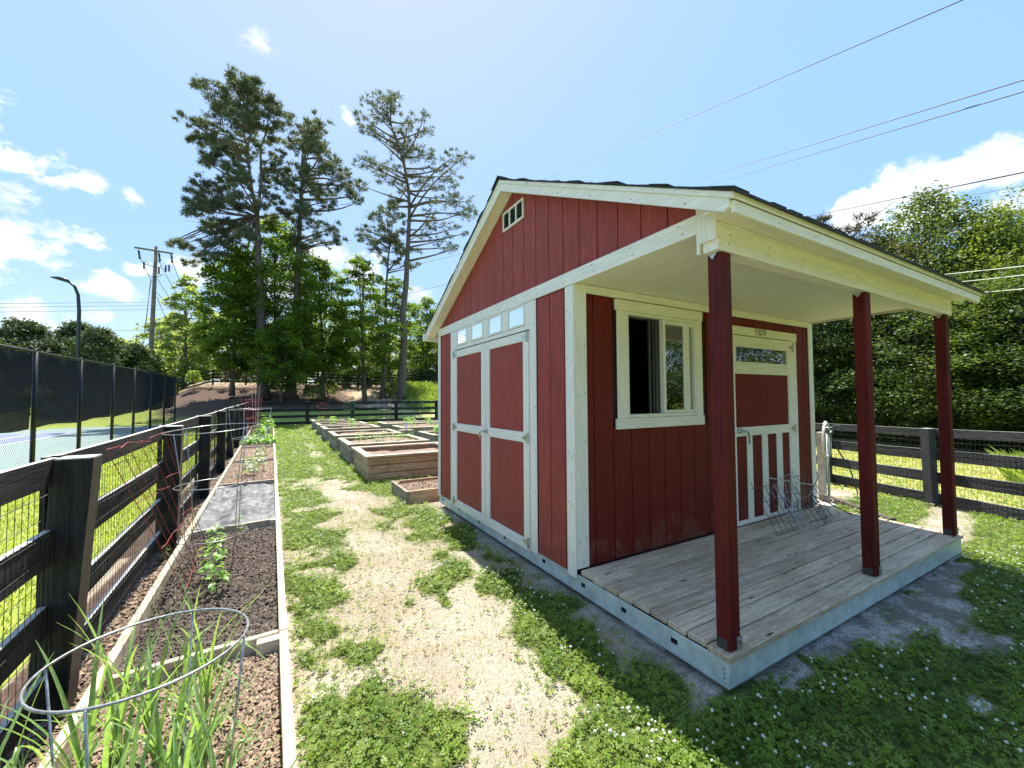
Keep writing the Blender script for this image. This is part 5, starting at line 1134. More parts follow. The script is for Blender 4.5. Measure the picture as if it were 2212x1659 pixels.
def broadleaf(name, label, x, y, h_, rx, n, ls, mt, seed, cat='tree', zc=.56, low=.12, gz_=None, group=None, r0=.2, K=46, bmt='tree_bark', layered=.55, trunk=True, loc=None):
    r = np.random.default_rng(seed); rr = random.Random(seed); g0 = zg(x, y) if gz_ is None else gz_
    t = thing(name, label, cat, (x, y, g0), group); b_ = MB()
    lean = (rr.uniform(-.04, .04)*h_, rr.uniform(-.04, .04)*h_)
    tp = [(x+lean[0]*q*q+.1*math.sin(q*5+seed), y+lean[1]*q*q, g0-.1+h_*.93*q) for q in np.linspace(0, 1, 10)]
    b_.tube(tp, [max(.02, r0*(1-.93*q))+.08*math.exp(-q*25)*(r0/.2) for q in np.linspace(0, 1, 10)], 10)
    C_ = []; cc_ = []
    for k in range(K):
        q = low + (1-low)*((k+.5)/K); prof = math.sin(math.pi*min(1, max(0.03, (q-low)/(1-low)))**.72)**.62 if q > low else .1
        a = k*2.39996 + rr.uniform(-.5, .5); d = rx*prof*(.35+.65*math.sqrt(rr.random()))
        cz = g0 + h_*q; cx_ = x + lean[0]*q*q + d*math.cos(a); cy_ = y + lean[1]*q*q + d*math.sin(a)
        cr = rx*(.24+.16*rr.random())*(.6+.6*prof); cc_.append((cx_, cy_, cz, cr))
        p0 = Vector(tp[min(9, max(1, int(q*9)-1))]); limb(b_, p0, (cx_, cy_, cz), max(.012, r0*.28*(1-q*.7)), .012, .08, seed*57+k, 4, 5)
    w_ = np.array([c_[3]**2 for c_ in cc_]); w_ = w_/w_.sum(); pick = r.choice(len(cc_), n, p=w_); CC = np.array(cc_)
    m_ = 5; sub = r.normal(size=(len(cc_), m_, 3))*.45                      # sprays inside each clump
    p = sub[pick, r.integers(0, m_, n)] + r.normal(size=(n, 3))*.30
    p *= CC[pick, 3:4]*np.array([1, 1, layered]); p[:, 2] -= .12*(p[:, 0]**2+p[:, 1]**2)/np.maximum(.1, CC[pick, 3])
    P = CC[pick, :3] + p
    b_.build('trunk', bmt, t, True)
    V = quads(P, ls, r); npmesh('crown', V, np.arange(len(V)).reshape(-1, 4), mt, t, (x, y, g0))
    return t
broadleaf('maple_tree', 'broad green maple with yellow-green leaves, left of the forked pine trunk', -3.7, 43.8, 13.4, 2.6, 26000, .24, 'maple_leaves', 11, low=.17, K=70)
broadleaf('maple_tree', 'dark green maple standing between the two dense pines', -.7, 45.2, 16.6, 3.6, 26000, .26, 'maple_leaves', 12, low=.16, K=70)
broadleaf('maple_tree', 'green maple with layered branches just right of the second dense pine', 3.4, 42.8, 13.4, 2.9, 20000, .24, 'maple_leaves', 13, low=.2, K=64)
broadleaf('maple_tree', 'airy young maple with a thin trunk halfway to the sparse pine', 7.0, 41.5, 14.6, 3.1, 13000, .25, 'maple_leaves', 14, low=.20, r0=.2, K=50, layered=.3)
broadleaf('maple_tree', 'low airy maple around the foot of the thin young pine', 10.4, 46, 12.2, 3.0, 12000, .25, 'maple_leaves', 15, low=.18, K=50, layered=.3)
broadleaf('maple_tree', 'green tree half hidden by the left eave of the shed', 17.0, 53, 12.0, 3.2, 15000, .25, 'maple_leaves', 16, low=.06, K=56)
broadleaf('maple_tree', 'tall tree directly behind the left side of the shed', 21.5, 52, 11.2, 3.6, 12000, .28, 'maple_leaves', 17, low=.05, K=50)
broadleaf('sapling', 'slim sapling growing right beside the forked pine trunk', .0, 42.2, 5.6, 1.1, 1800, .22, 'maple_leaves', 18, low=.45, r0=.07, K=16)
broadleaf('pale_tree', 'pale airy tree behind the utility poles, with light showing through', -8.9, 54, 12.2, 2.1, 6500, .30, 'light_leaves', 19, low=.1, K=44, layered=.5)
broadleaf('pale_tree', 'pale round tree left of the airy one, below the pole crossarm', -14.2, 70, 10.0, 3.4, 9000, .36, 'light_leaves', 20, low=.05, K=40)
broadleaf('pale_tree', 'low pale tree just right of the tall utility pole', -11.0, 66, 9.6, 3.6, 9000, .34, 'light_leaves', 21, low=.02, K=40)
# the line of trees beyond the upper fence, each sunlit from behind
names_bg = ['left end', 'second from the left', 'third from the left', 'fourth from the left', 'fifth from the left', 'sixth from the left', 'seventh from the left', 'right end']
for i, x in enumerate((-19.5, -16.5, -5.5, -.5, 4.5, 9.5, 15, 21)):
    broadleaf('far_tree', 'sunlit pale green tree beyond the upper fence, %s of the far line' % names_bg[i], x, 62+3*math.sin(i*2.3), (9.5+1.5*math.sin(i*1.9))*(.55 if i < 2 else 1), 4.3*(.6 if i < 2 else 1), 7000, .42, 'light_leaves', 30+i, low=.0, K=40, group='far trees beyond the upper fence')
for i, (x, y, h_) in enumerate(((30, 66, 12), (38, 62, 12))):
    broadleaf('far_tree', ['distant tree hidden behind the shed', 'distant tree behind the right of the shed roof'][i], x, y, h_, 6, 6000, .5, 'light_leaves', 60+i, low=.0, K=36)
# evergreen shrubs beyond the court
def shrub(label, x, y, h_, rx, n, ls, mt, seed, cat='shrub', name='evergreen_shrub', pw_=.75, g0=None):
    r = np.random.default_rng(seed); g0 = zg(x, y) if g0 is None else g0; t = thing(name, label, cat, (x, y, g0))
    K = 150; q = r.random(K)**.8; a = r.random(K)*6.283; rad = rx*(1-q**1.3*.93)**pw_; d = rad*(.45+.55*np.sqrt(r.random(K)))
    CC = np.stack([x+d*np.cos(a), y+d*np.sin(a), g0+.15+q*(h_-.2)], -1); cr = rx*(.16+.14*r.random(K))*(1.1-.6*q)
    pick = r.integers(0, K, n); p = r.normal(size=(n, 3))*.5*cr[pick][:, None]; p[:, 2] *= .8
    V = quads(CC[pick]+p, ls, r, .2, .5); npmesh('foliage', V, np.arange(len(V)).reshape(-1, 4), mt, t, (x, y, g0))
    b_ = MB().tube([(x, y, g0-.1), (x, y, g0+h_*.9)], .12*rx/2, 7, r2=.02)
    for k in range(24): limb(b_, (x, y, g0+(h_*.9)*float(q[k])*.85), tuple(CC[k]), .03, .008, .05, k, 3, 4)
    b_.build('stem', 'tree_bark', t, True); return t
shrub('dark evergreen shrub behind the court at the left edge, partly cut off', -23.6, 53, 5.9, 4.2, 15000, .26, 'evergreen_leaves', 71)
shrub('rounded dark evergreen shrub left of the street lamp', -19.4, 51, 5.9, 4.0, 16000, .24, 'evergreen_leaves', 72)
shrub('tall cone-shaped evergreen shrub right of the street lamp', -13.7, 48, 6.9, 3.5, 17000, .22, 'evergreen_leaves', 73)
shrub('evergreen shrub half behind the tall cone-shaped one', -16.9, 54, 6.2, 3.4, 12000, .24, 'evergreen_leaves', 74)
shrub('small dark evergreen shrub at the right of the court fence top', -11.6, 49.5, 5.0, 2.4, 11000, .22, 'evergreen_leaves', 75)
shrub('round bright yellow-green bush at the corner of the court fence', -9.6, 48.6, 2.2, 1.7, 6000, .18, 'tall_grass', 76, 'bush', 'round_bush', .35)
for i, (x, y, w__, h_) in enumerate(((5.4, 49.2, 1.6, 1.3), (7.6, 49.2, 1.6, 1.35), (9.6, 49.2, 1.5, 1.2), (13.4, 48.8, 1.6, 1.5), (15.6, 48.8, 1.4, 1.4))):
    shrub(['left part of the clipped dark hedge behind the upper fence', 'middle part of the clipped dark hedge behind the upper fence', 'right part of the clipped dark hedge behind the upper fence', 'clipped hedge with a sunlit top near the shed corner', 'clipped hedge right beside the shed corner'][i], x, y, h_+.5, w__, 5000, .16, 'hedge_leaves', 80+i, 'hedge', 'clipped_hedge', .18)
for i, (x, y) in enumerate(((-6.9, 46.3), (-4.6, 46.6), (-2.9, 46.5))):
    shrub(['small yellow-green bush at the left end of the upper fence', 'thin brownish shrub in front of the upper fence', 'second thin shrub in front of the upper fence'][i], x, y, 1.3, .5 if i else .6, 1200 if not i else 350, .13, 'tall_grass' if not i else 'pine_needles_brown', 90+i, 'bush', 'small_bush', .3)
for i, (x, y) in enumerate(((2.6, 42.6), (4.0, 43.8), (9.9, 43.6))):
    shrub(['low leafy undergrowth right of the second pine trunk', 'low undergrowth under the third maple', 'undergrowth between the thin pine and the sparse pine'][i], x, y, 1.5, 1.0, 1500, .2, 'light_leaves', 95+i, 'bush', 'undergrowth', .3)
# ---------------------------------------------------------------- the wood on the right
protos = []
def wood_tree(kind, x, y, h_, s_, label):
    key = kind
    p = [q for q in protos if q[0] == key]
    if not p:
        if kind == 'pine':
            r = random.Random(5); cl_ = [(r.uniform(-2.6, 2.6)*math.sin(math.pi*min(1, (z-3)/9.5))**.5, z, r.uniform(.8, 1.3)) for z in np.linspace(4.2, 12.6, 26)]
            o = pine('x', 0.0, [[(0, -.1), (.1, 4), (0, 8), (.15, 12.8)]], cl_, 9, 10, 'pine_needles_brown', r0=.24, tl=.32, tw=.045)
            o.location.z = 0; o.location.x = 0; H = 13.3
        else:
            k = {'a': 101, 'b': 102, 'c': 103, 'd': 104}[kind]; mt = {'a': 'wood_leaves', 'b': 'wood_leaves_bright', 'c': 'wood_leaves_dark', 'd': 'wood_leaves_olive'}[kind]
            o = broadleaf('woodland_tree', 'x', 0, 0, 13, 3.9, 46000, .155, mt, k, low=.03, gz_=0, r0=.22, K=90, layered=.62); H = 13.0
        protos.append((key, o, H)); use = o
    else:
        use = copytree(p[0][1])
    H = [q for q in protos if q[0] == key][0][2]
    use.location = (x, y, zg(x, y)); k = h_/H; use.scale = (s_, s_, k); use.rotation_euler = (0, 0, rnd.uniform(0, 6.28))
    tag(use, label, 'tree', 'trees of the wood on the right'); return use
WT = [('pine', 26.2, 10.9, 12.3, .8, 'dark pine whose top shows just over the porch roof edge'), ('d', 26.8, 9.2, 10.6, .75, 'grey-olive feathery tree in front of the tallest green one'), ('a', 29.5, 7.4, 12.7, 1.0, 'tallest bright green tree of the wood, above the porch roof'),
      ('b', 28.2, 4.9, 10.9, .8, 'bright green tree right of the tallest one'), ('a', 28.6, 2.2, 10.3, .8, 'green tree near the right edge of the wood'), ('d', 27.0, .6, 9.6, .9, 'olive-grey tree at the right edge, behind the pale lines'),
      ('c', 25.6, 10.9, 9.0, .75, 'dark green tree seen between the shed wall and the middle post'), ('c', 24.8, 6.6, 7.6, .8, 'leafy tree seen between the middle and far posts'), ('a', 24.2, 3.9, 7.0, .8, 'low spreading tree right of the far post'),
      ('c', 23.8, 1.2, 6.6, .8, 'low leafy tree at the right edge of the wood'), ('b', 27.8, 15.8, 10.5, .9, 'tree of the wood hidden behind the right shed wall'), ('c', 25.4, 14.0, 8.6, .8, 'low tree beside the right shed wall'),
      ('b', 31.5, 10.6, 11.2, 1.0, 'tree in the second rank behind the grey-olive one'), ('c', 32.5, 5.0, 11.2, 1.0, 'tree in the second rank behind the bright pair'), ('a', 33.0, 1.0, 10.6, 1.1, 'tree in the second rank near the right edge'), ('b', 30.5, -1.8, 10.8, 1.1, 'tree of the wood just outside the right edge'),
      ('c', 26.0, -2.6, 9, .9, 'leafy tree at the right end of the wood edge'), ('pine', 31.0, 13.5, 12.2, .9, 'pine in the second rank behind the shed'), ('a', 31, 19, 11, 1.1, 'tree at the far left end of the wood'), ('c', 36, 12, 12.5, 1.3, 'tree in the third rank, left'), ('b', 37, 5, 12.2, 1.3, 'tree in the third rank, middle'), ('a', 37, -2, 11.4, 1.3, 'tree in the third rank, right'),
      ('c', 34, 24, 11, 1.3, 'tree of the wood far behind the shed'), ('b', 24, -6, 10, 1.0, 'tree of the wood beyond the right frame edge')]
for a in WT: wood_tree(*a)
# trees behind the photographer, seen only in the panes
for i, (x, y, h_) in enumerate(((10, -16, 10), (16, -17, 11), (22, -18, 11), (28, -18, 12), (3, -19, 9), (-5, -21, 8))):
    wood_tree(('a', 'b', 'c')[i % 3], x, y, h_, 1.1, ['tree behind the camera mirrored in the left of the window pane', 'tree behind the camera mirrored in the window pane', 'tree behind the camera at the right of the reflection', 'far right tree behind the camera', 'far left tree behind the camera', 'tree behind the camera, out past the left fence'][i])

# ---------------------------------------------------------------- clover, grass, flowers
def scatter(r, n, x0, x1, y0, y1, dens):
    X_ = r.uniform(x0, x1, n); Y_ = r.uniform(y0, y1, n); D_ = dens(X_, Y_); k = r.random(n) < D_; return X_[k], Y_[k]
def clover_leaves(X_, Y_, s_, r, hmul=1.0):
    n = len(X_); dn = clover(X_, Y_); Z_ = hgt(X_, Y_) + (.012 + .045*r.random(n)*np.clip(dn*1.3, .25, 1))*hmul
    a0 = r.random(n)*6.283; tx = r.normal(0, .38, (n, 2)); out = []
    sz = s_*r.uniform(.6, 1.25, n)
    for k in range(3):
        a = a0 + k*2.094; d = np.stack([np.cos(a), np.sin(a)], -1); p = np.stack([-d[:, 1], d[:, 0]], -1)
        def P(u, v, up):
            xy = np.stack([X_, Y_], -1) + d*(u*sz)[:, None] + p*(v*sz)[:, None]; off = xy - np.stack([X_, Y_], -1)
            return np.concatenate([xy, (Z_ + (off*tx).sum(1) + up*sz)[:, None]], 1)
        one = np.ones(n)
        out.append(np.stack([P(.06*one, 0*one, 0), P(.62*one, -.48*one, .12), P(1.08*one, 0*one, .02), P(.62*one, .48*one, .12)], 1))
    return np.concatenate(out, 0).reshape(-1, 3)
broadleaf('maple_tree', 'low bright maple growing in front of the forked pine trunk', .1, 41.3, 7.6, 2.5, 12000, .22, 'maple_leaves', 23, low=.22, K=50, r0=.1)
r = np.random.default_rng(3); VV = []
def okk(X_, Y_):
    return (~inside_shed(X_, Y_)) 
def area(x0, x1, y0, y1, per, s_, hm=1.0, pw_=1.0):
    n = int((x1-x0)*(y1-y0)*per); X_, Y_ = scatter(r, n, x0, x1, y0, y1, lambda a, b_: clover(a, b_)**pw_*okk(a, b_)); VV.append(clover_leaves(X_, Y_, s_, r, hm))
area(.05, 2.2, 1.0, 3.0, 2600, .0140, 1.0); area(1.5, 4.0, .2, 1.40, 2900, .0145, 1.05); area(4.0, 6.4, .2, 1.40, 1900, .016, 1.1)
area(.0, 2.2, 3.0, 5.0, 1900, .0160, 1.2); area(.0, 2.2, 5.0, 8.0, 1500, .016, 1.1); area(-.2, 2.2, 8.0, 13.0, 750, .022, 1.2)
area(-.5, 2.2, 13.0, 21, 260, .034, 1.3); area(-1.4, 2.0, 21, 29.3, 130, .05, 1.5); area(2.2, 9, 7.6, 29, 60, .05, 1.3)
area(6.1, 9.6, .0, 4.2, 900, .017, 1.1); area(9.6, 13, 0, 9, 120, .03)
for (x0, x1, y0, y1) in ((1.51, 1.56, 6.3, 26),): pass
V = np.concatenate(VV); o = npmesh('clover', V, np.arange(len(V)).reshape(-1, 4), 'clover', None, (1.2, 3, -.05)); tag(o, 'patchy green clover and low weeds covering the garden ground', 'clover', kind='stuff')
print('clover quads', len(V)//4)
# white clover heads
def balls(X_, Y_, Z_, s_, name, mt, label, cat):
    ph = (1+5**.5)/2; b0 = np.array([(-1, ph, 0), (1, ph, 0), (-1, -ph, 0), (1, -ph, 0), (0, -1, ph), (0, 1, ph), (0, -1, -ph), (0, 1, -ph), (ph, 0, -1), (ph, 0, 1), (-ph, 0, -1), (-ph, 0, 1)])/1.9
    f0 = np.array([(0, 11, 5), (0, 5, 1), (0, 1, 7), (0, 7, 10), (0, 10, 11), (1, 5, 9), (5, 11, 4), (11, 10, 2), (10, 7, 6), (7, 1, 8), (3, 9, 4), (3, 4, 2), (3, 2, 6), (3, 6, 8), (3, 8, 9), (4, 9, 5), (2, 4, 11), (6, 2, 10), (8, 6, 7), (9, 8, 1)])
    n = len(X_); c_ = np.stack([X_, Y_, Z_], -1); V = (c_[:, None, :] + b0[None]*s_[:, None, None]*RNG.uniform(.75, 1.2, (n, 12, 1))).reshape(-1, 3)
    F = (f0[None] + 12*np.arange(n)[:, None, None]).reshape(-1, 3); o = npmesh(name, V, F, mt, None, (1.5, 2, 0)); tag(o, label, cat, kind='stuff')
fxs, fys = [], []
for (x0, x1, y0, y1, per) in ((1.55, 2.15, 1.3, 3.6, 150), (.9, 1.6, 1.0, 1.7, 80), (1.6, 4.2, .2, 1.4, 170), (4.0, 6.4, .2, 1.4, 110), (.1, 1.2, 1.2, 4.5, 10), (1.2, 2.1, 3.6, 7, 45), (0, 1.5, 5, 14, 22), (6.2, 9.4, .2, 4, 45)):
    X_, Y_ = scatter(r, int((x1-x0)*(y1-y0)*per), x0, x1, y0, y1, lambda a, b_: (clover(a, b_) > .6)*okk(a, b_)*np.clip(vnoise(a, b_, .3, 55)*2-.5, 0, 1)*1.3)
    fxs.append(X_); fys.append(Y_)
X_ = np.concatenate(fxs); Y_ = np.concatenate(fys); balls(X_, Y_, hgt(X_, Y_)+.045+.02*r.random(len(X_)), .0085*r.uniform(.7, 1.2, len(X_))*(1+.05*np.clip(Y_-3, 0, 10)), 'clover_flowers', 'clover_flower', 'small white clover flower heads dotted over the clover', 'flowers')
# dry straw and pebbles on the bare ground
def blades(X_, Y_, h_, w__, r, lean=.5, Z_=None):
    n = len(X_); Z_ = hgt(X_, Y_) if Z_ is None else Z_; a = r.random(n)*6.283; d = np.stack([np.cos(a), np.sin(a)], -1); hh_ = h_*r.uniform(.5, 1.2, n); le = hh_*lean*r.uniform(.2, 1.4, n); ww = w__*r.uniform(.7, 1.3, n)
    P = np.stack([-d[:, 1], d[:, 0]], -1); b0 = np.stack([X_, Y_], -1)
    v = lambda xy, z: np.concatenate([xy, z[:, None]], 1)
    V = np.stack([v(b0-P*ww[:, None]/2, Z_-.004), v(b0+P*ww[:, None]/2, Z_-.004), v(b0+d*(le*.45)[:, None]+P*ww[:, None]*.3, Z_+hh_*.65), v(b0+d*le[:, None], Z_+hh_)], 1).reshape(-1, 3)
    return V
bare = lambda a, b_: (1-clover(a, b_))*okk(a, b_)*(a > .09-.0165*(b_-2))
X_, Y_ = scatter(r, 36000, .05, 2.2, 1.0, 6.5, bare); V = blades(X_, Y_, .007, .003, r, 2.6)
X2, Y2 = scatter(r, 9000, .05, 2.2, 1.0, 6.5, lambda a, b_: bare(a, b_)*.7); V2 = blades(X2, Y2, .022, .003, r, .9)
o = npmesh('dry_straw', V, np.arange(len(V)).reshape(-1, 4), 'straw', None, (1, 3, 0)); tag(o, 'dry straw and grass bits scattered over the bare gravel path', 'straw', kind='stuff')
o = npmesh('sparse_grass', V2, np.arange(len(V2)).reshape(-1, 4), 'lawn_blades', None, (1, 3, 0)); tag(o, 'thin sparse grass on the bare path', 'grass', kind='stuff')
X_, Y_ = scatter(r, 1100, .1, 6, .3, 5.5, lambda a, b_: (1-clover(a, b_))*okk(a, b_)*(a > .12)); balls(X_, Y_, hgt(X_, Y_), .0045*r.uniform(.5, 1.5, len(X_)), 'path_pebbles', 'concrete', 'small grey pebbles lying on the path', 'pebbles')
# lawns
X_, Y_ = scatter(r, 60000, -7.5, -1.5, 1.2, 14, lambda a, b_: (a < -1.45-.0262*(b_-5.8))*(a > -4.40-.0395*b_)); Va = blades(X_, Y_, .04, .012, r, .7)
X_, Y_ = scatter(r, 24000, -8, -1.5, 14, 36, lambda a, b_: (a > -4.40-.0395*b_)*1.); Vb = blades(X_, Y_, .06, .04, r, .7)
X_, Y_ = scatter(r, 40000, 9.6, 21, -4, 14, lambda a, b_: np.ones_like(a)); Vc = blades(X_, Y_, .06, .03, r, .7)
o = npmesh('field_grass', Vc, np.arange(len(Vc)).reshape(-1, 4), 'pale_lawn', None, (15, 4, 0)); tag(o, 'pale sunlit grass of the field beyond the right fence', 'grass', kind='stuff')
V = np.concatenate([Va, Vb]); o = npmesh('lawn_grass', V, np.arange(len(V)).reshape(-1, 4), 'lawn_blades', None, (0, 8, 0)); tag(o, 'short yellow-green lawn grass beyond the board fences', 'grass', kind='stuff')
X_, Y_ = scatter(r, 8000, 11.6, 16, -1.5, 2.8, lambda a, b_: (vnoise(a, b_, 1.1, 61) > .60)*1.); V = blades(X_, Y_, .55, .013, r, .8)
X_, Y_ = scatter(r, 14000, 11.0, 19, 38.5, 46.5, lambda a, b_: (a > 11+(46-b_)*.05)*1.); V = np.concatenate([V, blades(X_, Y_, .6, .04, r, .8)])
o = npmesh('tall_grass', V, np.arange(len(V)).reshape(-1, 4), 'tall_grass', None, (12, 8, 0)); tag(o, 'tall loose grass in tufts beyond the right fence and on the far slope', 'grass', kind='stuff')
# ---------------------------------------------------------------- plants in the beds
def leafplant(name, label, cat, x, y, z0, h_, n, L, mt, seed, group=None, spread=1.0, asp=.55, droop=.25, stem='onion_leaves'):
    r_ = random.Random(seed); t = thing(name, label, cat, (x, y, z0), group); b_ = MB(); lean = (r_.uniform(-.1, .1)*h_, r_.uniform(-.1, .1)*h_)
    b_.tube([(x, y, z0-.02), (x+lean[0]*.4, y+lean[1]*.4, z0+h_*.5), (x+lean[0], y+lean[1], z0+h_)], .0032+.004*h_, 5, r2=.0015); vs = []; fs = []; lf = MB()
    for k in range(n):
        q = .25+.75*(k+.5)/n; a = k*2.4+r_.uniform(-.4, .4); l_ = L*r_.uniform(.65, 1.15)*(1.15-.45*q); pet = L*.45*spread*r_.uniform(.6, 1.2)
        p0 = Vector((x+lean[0]*q, y+lean[1]*q, z0+h_*q)); d = Vector((math.cos(a), math.sin(a), r_.uniform(.1, .7))).normalized(); p1 = p0+d*pet
        b_.tube([p0, p1], .0018, 4); dd = Vector((d.x, d.y, r_.uniform(-.5, .35))).normalized(); sd = dd.cross(Vector((0, 0, 1))).normalized(); up = sd.cross(dd)
        w_ = l_*asp*.5; m1 = p1+dd*l_*.35-up*l_*.02; m2 = p1+dd*l_*.72-up*l_*droop*.25; e_ = p1+dd*l_-up*l_*droop
        lf.add([p1, m1+sd*w_+up*w_*.35, m1, m1-sd*w_+up*w_*.35, m2+sd*w_*.75+up*w_*.2, m2, m2-sd*w_*.75+up*w_*.2, e_], [(0, 2, 1), (0, 3, 2), (1, 2, 5, 4), (2, 3, 6, 5), (4, 5, 7), (5, 6, 7)])
    b_.build('stem', stem, t, True); lf.build('leaves', mt, t, True); return t
pl = [(-.44, 4.17, .28, 18, .10, 'nearest leafy pepper seedling in the dark soil, behind the onion leaves'), (-.50, 4.50, .28, 18, .095, 'second leafy seedling from the camera in the dark soil'), (-.55, 5.0, .24, 16, .10, 'third leafy seedling in the dark soil, inside the three-ring cage'), (-.60, 5.55, .2, 16, .09, 'farthest leafy seedling before the weed fabric board'), (-.40, 5.80, .26, 12, .06, 'spindly seedling leaning over the cross board by the weed fabric')]
for i, (x, y, h_, n, L, lb) in enumerate(pl): leafplant('seedling', lb, 'seedling', x, y, .0, h_, n, L, 'seedling_leaves', 200+i, 'seedlings in the dark soil')
for i, (x, y) in enumerate(((-.55, 10.2), (-.42, 10.7), (-.62, 11.3), (-.45, 11.8))): leafplant('squash_plant', ['pale-leaved squash plant just past the weed fabric', 'second pale-leaved squash plant past the weed fabric', 'third pale-leaved squash plant, near the cross board', 'farthest pale-leaved squash plant before the cross board'][i], 'plant', x, y, .03, .26, 16, .15, 'pale_leaves', 220+i, 'squash plants', .9, .8)
leafplant('squash_plant', 'single pale squash plant in the section behind the squash group', 'plant', -.5, 13.6, .03, .22, 14, .17, 'pale_leaves', 230, None, .9, .8)
k = 0
rowtxt = ['front row, left end', 'front row, left of centre', 'front row, right of centre', 'front row, right end', 'second row, left end', 'second row, left of centre', 'second row, right of centre', 'second row, right end', 'third row, left', 'third row, right']
for (x, y) in [(-1.02, 16.5), (-.78, 16.5), (-.52, 16.6), (-.28, 16.5), (-1.0, 17.3), (-.75, 17.5), (-.5, 17.3), (-.3, 17.6), (-.9, 18.4), (-.4, 18.5)]:
    leafplant('strawberry_plant', 'bushy plant in the long bed, %s' % rowtxt[k], 'plant', x, y, .03, .22, 40, .15, 'seedling_leaves', 240+k, 'bushy plants in the long bed', 1.2, .7); k += 1
for i, (x, y, h_, L) in enumerate(((-.55, 23.2, .75, .22), (-.85, 22.4, .4, .2), (-.6, 21.0, .35, .24), (-.75, 19.9, .35, .2), (-.5, 24.6, .5, .2))):
    leafplant('leafy_plant', ['tall bright plant at the far end of the long bed', 'leafy plant left of the tall bright one', 'broad pale plant before the tall bright one', 'green plant just past the bushy section', 'last green plant by the far fence'][i], 'plant', x, y, .03, h_, 40, L, 'pale_leaves' if i == 2 else 'seedling_leaves', 260+i, None, 1.4, .7)
bedp = [(1.9+.17*i, 11.9+.12*math.sin(i*2.1), .30+.06*math.sin(i*1.7), i) for i in range(9)]
for x, y, h_, i in bedp: leafplant('young_plant', 'young plant, %s from the left in the row in the second raised bed' % ['first', 'second', 'third', 'fourth', 'fifth', 'sixth', 'seventh', 'eighth', 'ninth'][i], 'plant', x, y, .36, h_, 16, .10, 'seedling_leaves', 280+i, 'row of young plants in the second raised bed', 1.3)
far = [(1.9, 24.6, 'left plant in the farthest raised bed'), (2.5, 24.5, 'middle plant in the farthest raised bed'), (2.2, 21.2, 'low plant at the left of the fifth raised bed'), (3.0, 21.0, 'bushy plant at the right of the fifth raised bed'), (2.6, 18.2, 'small plant in the fourth raised bed'), (4.8, 16.9, 'large leafy plant in the left green cage'), (5.7, 17.3, 'leafy plant in the second green cage'), (6.7, 17.0, 'small plant in the third green cage'), (5.5, 20.3, 'low plant in the far right-hand bed'), (6.6, 20.4, 'second low plant in the far right-hand bed')]
for i, (x, y, lb) in enumerate(far): leafplant('young_plant', lb, 'plant', x, y, .38, .45 if 'large' in lb else .28, 26, .15, 'seedling_leaves', 300+i, None, 1.4, .65)
for i, (x, y) in enumerate(((4.6, 12.9), (5.0, 13.0), (5.4, 12.9), (5.8, 13.0), (4.8, 13.5), (5.3, 13.5))): leafplant('leafy_plant', 'lush green plant in the nearer right-hand raised bed, %s' % ['front left', 'front second', 'front third', 'front right', 'back left', 'back right'][i], 'plant', x, y, .38, .30, 36, .17, 'seedling_leaves', 320+i, 'lush plants in the nearer right-hand bed', 1.3, .75)
leafplant('wild_seedling', 'pale feathery weed at the foot of the second fence post', 'weed', -1.02, 5.45, -.04, .16, 26, .05, 'light_leaves', 340, None, 1.2, .2)
# onions: tall strap leaves
def onion(label, x, y, seed, h_=.5, n=7):
    r_ = random.Random(seed); t = thing('onion_plant', label, 'onion plant', (x, y, -.01), 'onion plants in the nearest section of the long bed'); b_ = MB(); lf = MB()
    b_.tube([(x, y, -.03), (x, y, .05), (x, y, .12)], [.009, .008, .006], 7)
    for k in range(n):
        a = r_.uniform(0, 6.28); L = h_*r_.uniform(.55, 1.1); out = r_.uniform(.12, .62); w_ = r_.uniform(.006, .0125); d = Vector((math.cos(a), math.sin(a), 0)); s_ = Vector((-d.y, d.x, 0)); pts = []
        fold = r_.random() < .28; p = Vector((x, y, .06)) ; N = 8; ang = math.pi/2 - out*.35
        for i in range(N+1):
            q = i/N; pts.append((p.copy(), w_*(1-q)**.55*(.6+.4*min(1, q*5))+.0004)); st_ = L/N
            if fold and i == 4: ang -= 1.5
            ang -= out*.16*(1+q); p = p + (d*math.cos(ang)+Vector((0, 0, math.sin(ang))))*st_
        vs = []; fs = []
        for p_, ww in pts: vs += [p_-s_*ww, p_+Vector((0, 0, -ww*.5))+d*ww*.3, p_+s_*ww]
        for i in range(N): fs += [(3*i, 3*i+1, 3*i+4, 3*i+3), (3*i+1, 3*i+2, 3*i+5, 3*i+4)]
        lf.add(vs, fs)
    b_.build('stem', 'pale_leaves', t, True); lf.build('leaf_blades', 'onion_leaves', t, True); return t
oi = 0
side = ['against the fence-side board', 'second from the fence-side board', 'left of centre', 'in the middle', 'right of centre', 'towards the path']
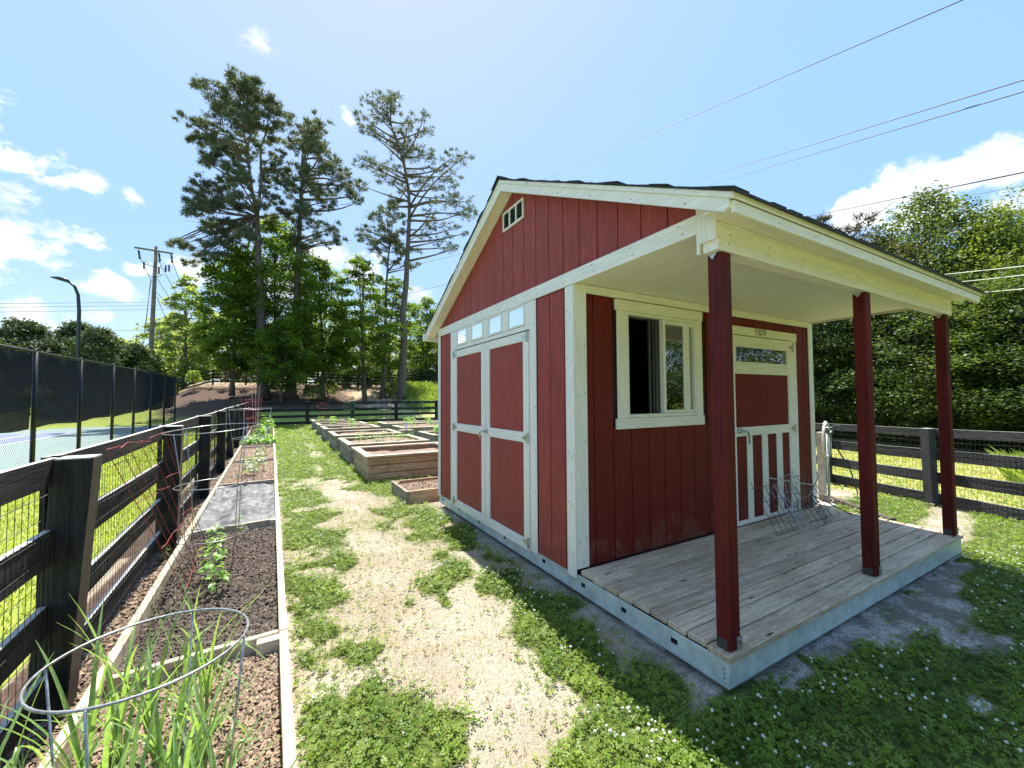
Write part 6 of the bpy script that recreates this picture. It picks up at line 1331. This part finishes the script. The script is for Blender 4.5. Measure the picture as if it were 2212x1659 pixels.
rows_ = ['first row from the camera', 'second row from the camera', 'third row from the camera', 'fourth row from the camera', 'fifth row, nearest the cross board', 'sixth row, past the cross board']
for ri, y in enumerate((1.30, 1.52, 1.76, 2.0, 2.26, 2.55)):
    for ci, u in enumerate((.05, .20, .34, .48, .62, .76)):
        if ri >= 4 and ci in (0, 5): continue
        x = xL(y)+(xR(y)-xL(y))*(u+rnd.uniform(-.05, .05)); onion('tall strap-leaved onion plant %s, %s' % (side[ci], rows_[ri]), x, y+rnd.uniform(-.08, .08), 400+oi, rnd.uniform(.50, .72), 10); oi += 1
# dead leaves and twigs
r5 = np.random.default_rng(55)
xx = np.concatenate([r5.uniform(2.2, 6.0, 46), r5.uniform(2.4, 5.9, 26), r5.uniform(.2, 2.0, 60)]); yy_ = np.concatenate([r5.uniform(1.45, 2.68, 46), r5.uniform(2.55, 2.69, 26), r5.uniform(1.4, 6.5, 60)])
zz_ = np.where((xx > 2.15) & (yy_ > 1.4), .179, hgt(xx, yy_)+.006)
V = quads(np.stack([xx, yy_, zz_], -1), .026, r5, 2.5, .5, .5); o = npmesh('dead_leaves', V, np.arange(len(V)).reshape(-1, 4), 'mulch_chips', None, (3, 2, .1)); tag(o, 'few dry brown leaves lying on the porch floor and the path', 'leaves', kind='stuff')
b = MB()
for k in range(26):
    x = r5.uniform(.3, 1.9); y = r5.uniform(1.5, 6.5); a = r5.uniform(0, 3.14); L = r5.uniform(.03, .09); z = float(hgt(x, y))+.004
    b.tube([(x, y, z), (x+L*math.cos(a)*.5, y+L*math.sin(a)*.5, z+.006), (x+L*math.cos(a+.3), y+L*math.sin(a+.3), z)], .0016, 4)
for k in range(9):
    x = r5.uniform(2.5, 5.8); y = r5.uniform(1.6, 2.6); a = r5.uniform(0, 3.14); L = r5.uniform(.04, .12); b.tube([(x, y, .178), (x+L*math.cos(a), y+L*math.sin(a), .179)], .0014, 4)
o = b.build('twigs', 'tree_bark', None); tag(o, 'small dry twigs scattered on the path and porch floor', 'twigs', kind='stuff')
